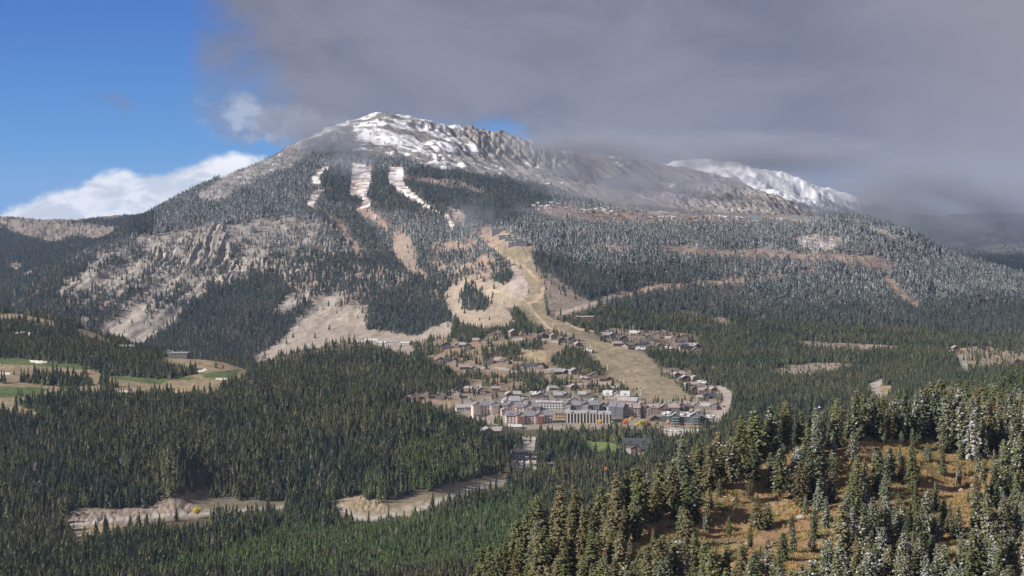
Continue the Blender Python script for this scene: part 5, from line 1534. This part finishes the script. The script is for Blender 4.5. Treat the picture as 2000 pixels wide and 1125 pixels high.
M_DEAD = plain_mat("weathered wood", (0.42, 0.36, 0.31), noise=0.3, scale=4)
M_RUST = plain_mat("rusty dead needles", (0.22, 0.09, 0.045), noise=0.3, scale=4)
def snag(px, py, hpx, label, mt=M_DEAD, bare=True):
    x, y, z = spot(px, py); h = hpx * y / FPX
    o = empty("dead_tree", (x, y, z), rng.uniform(0, 6), label, "dead tree", "dead trees on the spur")
    part("trunk", near_trunk(int(px), 0.02, mt, 0.03), o, scale=(h, h, h))
    r = np.random.default_rng(int(px)); v, f = [], []
    for q in range(16):
        zz = r.uniform(0.25, 0.9); a = r.uniform(0, 6.28); l = r.uniform(0.06, 0.16) * (1.1 - zz); c = len(v)
        cx, cy = math.cos(a), math.sin(a)
        v += [(-cy * 0.006, cx * 0.006, zz), (cy * 0.006, -cx * 0.006, zz), (0, 0, zz + 0.012), (cx * l, cy * l, zz + l * 0.3)]
        f += [(c, c + 1, c + 3), (c + 1, c + 2, c + 3), (c + 2, c, c + 3)]
    part("branches", mesh_from("branches", v, f, None, (mt,)), o, scale=(h, h, h))
snag(1590, 924, 42, "pale bleached snag standing on the upper orange slope")
snag(1312, 1118, 55, "bare grey dead fir low on the western slope")
snag(1303, 1090, 34, "thin leaning dead fir behind the bare grey one")
snag(1430, 1002, 30, "small stripped dead fir on the sandy outcrop")
x, y, z = spot(1094, 1080); o = empty("rusty_fir", (x, y, z), 0, "young fir turned rust red among green firs", "tree"); part("trunk", TRUNKS[0], o, scale=(6, 6, 7)); c = part("crown", CROWNS[7], o, scale=(6.5, 6.5, 7)); c["tint"] = [0.30, 0.12, 0.06]; c["frost"] = 0.0
LOGS = [(1345, 1030, 30, 4, "long pale log"), (1368, 1052, 14, 3, "short log"), (1432, 975, 22, 5, "weathered log"), (1515, 1060, 30, 2, "straight log"), (1460, 1062, 16, 6, "leaning log"), (1570, 905, 16, 5, "thin log"), (1555, 885, 18, 4, "bleached log"), (1405, 1030, 14, 1, "stubby log"), (1285, 1025, 26, 5, "split log"), (1300, 1040, 20, 5, "dark-shadowed log"), (1275, 1018, 18, 4, "topmost log of the outcrop"), (1720, 1020, 14, 7, "half-hidden log")]
for i, (px, py, l, a, lb) in enumerate(LOGS):
    x, y, z = spot(px, py); L_ = l * y / FPX; ang = R(a * 25)
    z2 = float(ground(x + math.cos(ang) * L_ / 2, y + math.sin(ang) * L_ / 2)[0]); z1 = float(ground(x - math.cos(ang) * L_ / 2, y - math.sin(ang) * L_ / 2)[0])
    lg = MB().cyl(0, 0, -L_ / 2, L_ / 2, 0.26, 0.14, 8)
    for q in range(3): lg.box(0.1, 0.7, -0.04, 0.04, -L_ / 3 + q * L_ / 4, -L_ / 3 + q * L_ / 4 + 0.09)
    o = bpy.data.objects.new("fallen_log", lg.mesh("fallen_log", (M_DEAD,))); COL.objects.link(o)
    o.location = (x, y, (z1 + z2) / 2 + 0.22); o.rotation_euler = (0, math.pi / 2 - math.atan2(z2 - z1, L_), ang)
    tag(o, "%s lying on the %s of the near spur" % (lb, "sandy western outcrop" if px < 1420 else "orange middle slope" if px < 1540 else "upper slope by the snag"), "log", "fallen logs on the spur")
M_STONE = plain_mat("field stone", (0.36, 0.31, 0.27), noise=0.35, scale=1.2)
def rock(seed):
    r = np.random.default_rng(seed); bm = bmesh.new(); bmesh.ops.create_icosphere(bm, subdivisions=2, radius=1)
    k = r.normal(0, 1, (6, 3))
    for vv in bm.verts:
        d = 1 + sum(0.10 * math.sin(2.2 * vv.co.dot(Vector(q)) + i) for i, q in enumerate(k)); vv.co *= d; vv.co.z *= 0.6
    m = bpy.data.meshes.new("boulder"); bm.to_mesh(m); bm.free(); m.materials.append(M_STONE); return m
RK = [rock(i) for i in range(4)]
RP = [(1563, 1012, 1.5, "largest pale boulder, above the lone snow-laden bush"), (1280, 1012, 1.6, "boulder capping the western outcrop"), (1297, 1003, 1.2, "boulder beside the outcrop top log"), (1552, 878, 1.3, "boulder on the crest gap"), (1575, 868, 1.0, "small boulder at the crest gap's eastern side"), (1560, 893, 1.1, "boulder halfway down the crest gap"),
      (1876, 957, 1.0, "dark stump-like boulder on the sandy hump"), (1900, 950, 1.5, "sandy boulder at the hump's eastern end"), (1625, 925, 0.8, "pebbly boulder below the snag"), (1648, 940, 0.7, "small grey boulder east of the snag"), (1395, 985, 1.0, "boulder by the upper western log"), (1448, 1100, 0.8, "lonely stone on the lower grass"), (1700, 1022, 0.9, "stone in the shaded hollow")]
for i, (px, py, s, lb) in enumerate(RP):
    x, y, z = spot(px, py); o = bpy.data.objects.new("boulder", RK[i % 4]); COL.objects.link(o); o.location = (x, y, z + 0.1 * s); o.scale = (s, s * 0.8, s * 0.8); o.rotation_euler = (0, 0, i * 1.3); tag(o, lb, "boulder", "boulders on the spur")
# trail marker
x, y, z = hit(1181, 945, 1900, 2600)
o = empty("trail_flag", (x, y, z), 0, "small orange flag above the forest left of the spur", "flag"); part("pole", MB().cyl(0, 0, -1, 19, 0.16, 0.1, 6).mesh("pole", (M_STEEL,)), o); part("cloth", MB().box(0, 2.6, -0.08, 0.08, 15.5, 19).mesh("cloth", (plain_mat("orange cloth", (0.7, 0.16, 0.05)),)), o)
BL.append((x, y, 4))
# ------------------------------------------------------------------ sow the forests
def tones(x, y, pal, spread=0.26):
    n = len(x)
    a = fbm(x / 130, y / 130, 3, off=110.0); b = rng.uniform(0, 1, n)
    q = np.clip(0.5 + 0.9 * a + (b - 0.5) * 0.9, 0, 0.999) * (len(pal) - 1)
    i = q.astype(int); fr = (q - i)[:, None]
    p = np.array(pal)
    c = p[i] * (1 - fr) + p[np.minimum(i + 1, len(pal) - 1)] * fr
    return c * (1 + rng.normal(0, spread, n))[:, None].clip(0.45, 1.7)


PAL_V = [(0.044, 0.060, 0.039), (0.071, 0.087, 0.044), (0.112, 0.119, 0.053), (0.113, 0.102, 0.057)]
PAL_M = [(0.062, 0.078, 0.070), (0.082, 0.096, 0.078), (0.112, 0.113, 0.092)]
# valley floor and lower hills
x1, y1 = scatter(1330, 3700, 5.5)
k = fbm(x1 / 28, y1 / 28, 2, off=160.0) < 0.42 + 0.3 * rng.random(len(x1)); x1, y1 = x1[k], y1[k]
k = clear(x1, y1); x1, y1 = x1[k], y1[k]
mt = sample(mtn, x1, y1)
young = sample(zone("240,1125 420,1080 560,1030 700,1020 900,1010 1010,960 1060,1000 1000,1125", 1300, 2150, 14).astype(float), x1, y1) > 0.5
h1 = np.where(young, rng.uniform(8.0, 12.5, len(x1)), rng.normal(14.0, 2.6, len(x1)).clip(7, 22))
h1 *= np.where(y1 > 2700, 0.8, 1.0) * (1 + 0.35 * fbm(x1 / 45, y1 / 45, 3, off=150.0))
h1 *= np.where(rng.random(len(h1)) < 0.12, 0.6, 1.0)
px1 = 1000 + FPX * x1 / y1
open_s = sample(DEN, x1, y1) < 0.5
h1 = np.where(open_s, h1 * rng.uniform(0.45, 0.9, len(x1)), h1)
kk = thin_for_views(x1, y1, h1); x1, y1, h1, px1, young, open_s = x1[kk], y1[kk], h1[kk], px1[kk], young[kk], open_s[kk]
c1 = tones(x1, y1, PAL_V)
c1[young] = c1[young] * 0.5 + np.array((0.085, 0.135, 0.045)) * 0.65
lime = sample(zone("800,870 870,850 930,900 960,920 900,950 800,960 760,900", 1900, 2500, 10).astype(float), x1, y1) > 0.5
c1[lime] = c1[lime] * 0.5 + np.array((0.100, 0.128, 0.045)) * 0.6
dead = rng.random(len(x1)) < 0.025; c1[dead] = np.array((0.17, 0.15, 0.13)) * rng.uniform(0.7, 1.3, dead.sum())[:, None]
f1 = sample(FROST, x1, y1) * rng.uniform(0.5, 1.0, len(x1))
f1 = np.where(y1 < 1700, rng.uniform(0.0, 0.12, len(x1)), f1)
f1 = np.where(y1 > 3000, f1, f1 * 0.3)
f1 = f1 * 0.62
if True:
    forest("valley_forest", "dense green conifer forest covering the valley floor and low hills", x1, y1, h1, c1, f1, LIB, len(specs))
x2, y2 = scatter(3700, 8200, 8.0)
k = clear(x2, y2); x2, y2 = x2[k], y2[k]
h2 = rng.normal(14.5, 3.0, len(x2)).clip(6, 23)
den2 = sample(DEN, x2, y2)
h2 = np.where(den2 < 0.5, h2 * 0.75, h2)
alp2 = sample(alp.astype(np.float32), x2, y2) > 0.5
h2 = np.where(alp2, h2 * 0.55, h2)
kk = thin_for_views(x2, y2, h2, 0.85); x2, y2, h2 = x2[kk], y2[kk], h2[kk]
c2 = tones(x2, y2, PAL_M)
f2 = sample(FROST, x2, y2) * rng.uniform(0.5, 1.0, len(x2)) * 0.78
forest("mountain_forest", "frost-dusted conifer forest covering the mountain slopes", x2, y2, h2, c2, f2, LIB, len(specs))
print("TREES", len(x1), len(x2))

# dry grass tufts and low junipers on the near spur
def tuft_mesh(seed, n, spread, hgt):
    r = np.random.default_rng(seed); v, f, t = [], [], []
    for _ in range(n):
        a = r.uniform(0, 6.28); d = r.uniform(0, spread); px_, py_ = d * math.cos(a), d * math.sin(a); w = 0.05 * r.uniform(0.6, 1.4); b = r.uniform(0, 6.28); c = len(v)
        hh = hgt * r.uniform(0.5, 1); v += [(px_ - w * math.cos(b), py_ - w * math.sin(b), -0.05), (px_ + w * math.cos(b), py_ + w * math.sin(b), -0.05), (px_ * 1.5 + r.normal(0, 0.05), py_ * 1.5 + r.normal(0, 0.05), hh)]
        q = r.uniform(0.2, 1); t += [(q, 2.0)] * 3; f.append((c, c + 1, c + 2))
    return mesh_from("tuft", v, f, t, (MF_NI,))


LIBG = bpy.data.collections.new("grass kinds")
for i in range(3): LIBG.objects.link(bpy.data.objects.new("g%d" % i, tuft_mesh(700 + i, 26, 0.55, 0.7)))
gy = np.sqrt(rng.uniform(520 ** 2, 900 ** 2, 90000)); gu = rng.uniform(-0.02, 0.27, 90000); gx_ = gu * gy
gz = ground(gx_, gy); kk = (gz > -150) & (fbm(gx_ / 14, gy / 14, 3, off=140.0) > -0.05)
gx_, gy = gx_[kk][:36000], gy[kk][:36000]
n_ = len(gx_)
gc = np.array([(0.34, 0.22, 0.10), (0.30, 0.24, 0.10), (0.16, 0.16, 0.06), (0.36, 0.29, 0.17)])[rng.choice(4, n_, p=[0.4, 0.25, 0.2, 0.15])] * rng.uniform(0.7, 1.2, n_)[:, None]
gs = rng.uniform(0.7, 1.9, n_)
forest("dry_grass", "dry orange grass tufts on the near spur", gx_, gy, gs, gc, np.zeros(n_), LIBG, 3, widen=rng.uniform(0.9, 1.5, n_))
LIBS = bpy.data.collections.new("juniper kinds")
for i in range(3): LIBS.objects.link(bpy.data.objects.new("s%d" % i, tuft_mesh(720 + i, 130, 0.6, 0.75)))
kk = rng.random(n_) < 0.022
forest("juniper_scrub", "low green juniper scrub on the near spur", gx_[kk], gy[kk], rng.uniform(0.8, 2.0, kk.sum()), np.array((0.09, 0.11, 0.055)) * rng.uniform(0.7, 1.5, kk.sum())[:, None], np.zeros(kk.sum()), LIBS, 3, widen=rng.uniform(1.0, 2.2, kk.sum()))

M_LIT = plain_mat("dead wood litter", (0.36, 0.30, 0.25), noise=0.35, scale=3)
LIBL = bpy.data.collections.new("litter kinds")
for i in range(3):
    L_ = (0.5, 0.5, 0.5)[i]
    m_ = MB().cyl(0, 0, -L_, L_, 0.035, 0.015, 6).box(0.0, 0.14, -0.008, 0.008, -0.1, -0.06).box(-0.12, 0, -0.008, 0.008, 0.1, 0.14).mesh("stick", (M_LIT,))
    m_.transform(Matrix.Rotation(math.pi / 2, 4, 'Y') @ Matrix.Rotation(0.3 * i, 4, 'Z')); m_.transform(Matrix.Translation((0, 0, 0.05)))
    LIBL.objects.link(bpy.data.objects.new("l%d" % i, m_))
kk = rng.random(n_) < 0.02; q_ = int(kk.sum()); ls = rng.uniform(2.0, 6.0, q_)
forest("deadwood_litter", "grey sticks and small deadwood littering the near spur", gx_[kk], gy[kk], ls, np.full((q_, 3), 0.3), np.zeros(q_), LIBL, 3, widen=np.ones(q_))
LIBR = bpy.data.collections.new("stone kinds")
for i in range(4): LIBR.objects.link(bpy.data.objects.new("r%d" % i, RK[i]))
kk = rng.random(n_) < 0.03; q_ = int(kk.sum()); ls = rng.uniform(0.15, 0.6, q_)
forest("loose_stones", "loose pale stones strewn over the near spur", gx_[kk], gy[kk], ls, np.full((q_, 3), 0.3), np.zeros(q_), LIBR, 4, widen=np.ones(q_))
# ------------------------------------------------------------------ torn cloud drifting in front of the ridges
def fog_mat(dens, seed, alb):
    m = bpy.data.materials.new("cloud"); m.use_nodes = True
    g = N(m.node_tree)
    out = g.new('ShaderNodeOutputMaterial'); pv = g.new('ShaderNodeVolumePrincipled')
    tcn = g.new('ShaderNodeTexCoord')
    ln = g.new('ShaderNodeVectorMath', operation='LENGTH'); g.put(ln.inputs[0], tcn.outputs['Object'])
    mp = g.new('ShaderNodeMapping'); g.put(mp.inputs[0], tcn.outputs['Object']); mp.inputs['Location'].default_value = (seed * 3.1, seed, 0); mp.inputs['Scale'].default_value = (2.2, 1.0, 1.3)
    n_ = g.noise(mp.outputs[0], 1.4, 4.0, 0.6, 0.6)
    fall = g.step(g.m('ADD', ln.outputs['Value'], g.m('MULTIPLY_ADD', n_, -0.7, 0.35)), 0.95, 0.15)
    edge = g.step(ln.outputs['Value'], 1.0, 0.75)
    d = g.m('MULTIPLY', g.m('MULTIPLY', fall, edge), g.step(n_, 0.25, 0.7))
    g.put(pv.inputs['Density'], g.m('MULTIPLY', d, dens))
    pv.inputs['Color'].default_value = (*alb, 1)  # grey albedo carries the shade of the cloud deck above
    g.put(out.inputs['Volume'], pv.outputs[0])
    return m


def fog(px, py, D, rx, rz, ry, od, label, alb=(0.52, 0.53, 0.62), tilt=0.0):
    bm = bmesh.new(); bmesh.ops.create_icosphere(bm, subdivisions=3, radius=1)
    m = bpy.data.meshes.new("cloud"); bm.to_mesh(m); bm.free()
    m.materials.append(fog_mat(od / (ry * 1.0), px * 0.013, alb))
    o = bpy.data.objects.new("cloud", m); COL.objects.link(o)
    o.location = ((px - 1000) / FPX * D, D, -(py - HOR) / FPX * D); o.scale = (rx * D / FPX, ry, rz * D / FPX); o.rotation_euler = (0, tilt, 0)
    o["kind"] = "stuff"; o["label"] = label


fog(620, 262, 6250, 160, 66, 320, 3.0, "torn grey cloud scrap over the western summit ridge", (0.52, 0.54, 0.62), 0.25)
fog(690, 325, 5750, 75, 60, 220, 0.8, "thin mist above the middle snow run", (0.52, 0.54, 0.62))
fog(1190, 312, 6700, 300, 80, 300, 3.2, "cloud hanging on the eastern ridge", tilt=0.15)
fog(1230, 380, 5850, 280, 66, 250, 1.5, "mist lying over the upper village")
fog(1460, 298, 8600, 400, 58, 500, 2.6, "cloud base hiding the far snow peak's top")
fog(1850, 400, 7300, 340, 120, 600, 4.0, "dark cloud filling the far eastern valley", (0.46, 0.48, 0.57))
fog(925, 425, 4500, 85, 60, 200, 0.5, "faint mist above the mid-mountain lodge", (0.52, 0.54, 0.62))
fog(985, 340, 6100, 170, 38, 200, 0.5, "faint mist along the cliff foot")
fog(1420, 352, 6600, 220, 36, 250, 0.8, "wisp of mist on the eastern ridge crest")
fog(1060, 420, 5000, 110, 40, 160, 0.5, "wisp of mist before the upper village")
# ------------------------------------------------------------------ haze: one even box of pale air round everything
hz = bpy.data.meshes.new("haze")
x0, x1, y0, y1, z0, z1 = -12000, 12000, -300, 30500, float(Z.min()) - 5, float(Z.max()) + 60
vs = [(x, y, z) for z in (z0, z1) for y in (y0, y1) for x in (x0, x1)]
hz.from_pydata(vs, [], [(0, 2, 3, 1), (4, 5, 7, 6), (0, 1, 5, 4), (2, 6, 7, 3), (0, 4, 6, 2), (1, 3, 7, 5)])
hm = bpy.data.materials.new("haze"); hm.use_nodes = True
g = N(hm.node_tree)
out = g.new('ShaderNodeOutputMaterial'); pv = g.new('ShaderNodeVolumePrincipled')
pv.inputs['Color'].default_value = (0.50, 0.68, 1.0, 1)
pv.inputs['Density'].default_value = 0.000018
pv.inputs['Anisotropy'].default_value = 0.0
g.put(out.inputs['Volume'], pv.outputs[0])
hz.materials.append(hm)
ho = bpy.data.objects.new("haze", hz); COL.objects.link(ho); ho["kind"] = "stuff"
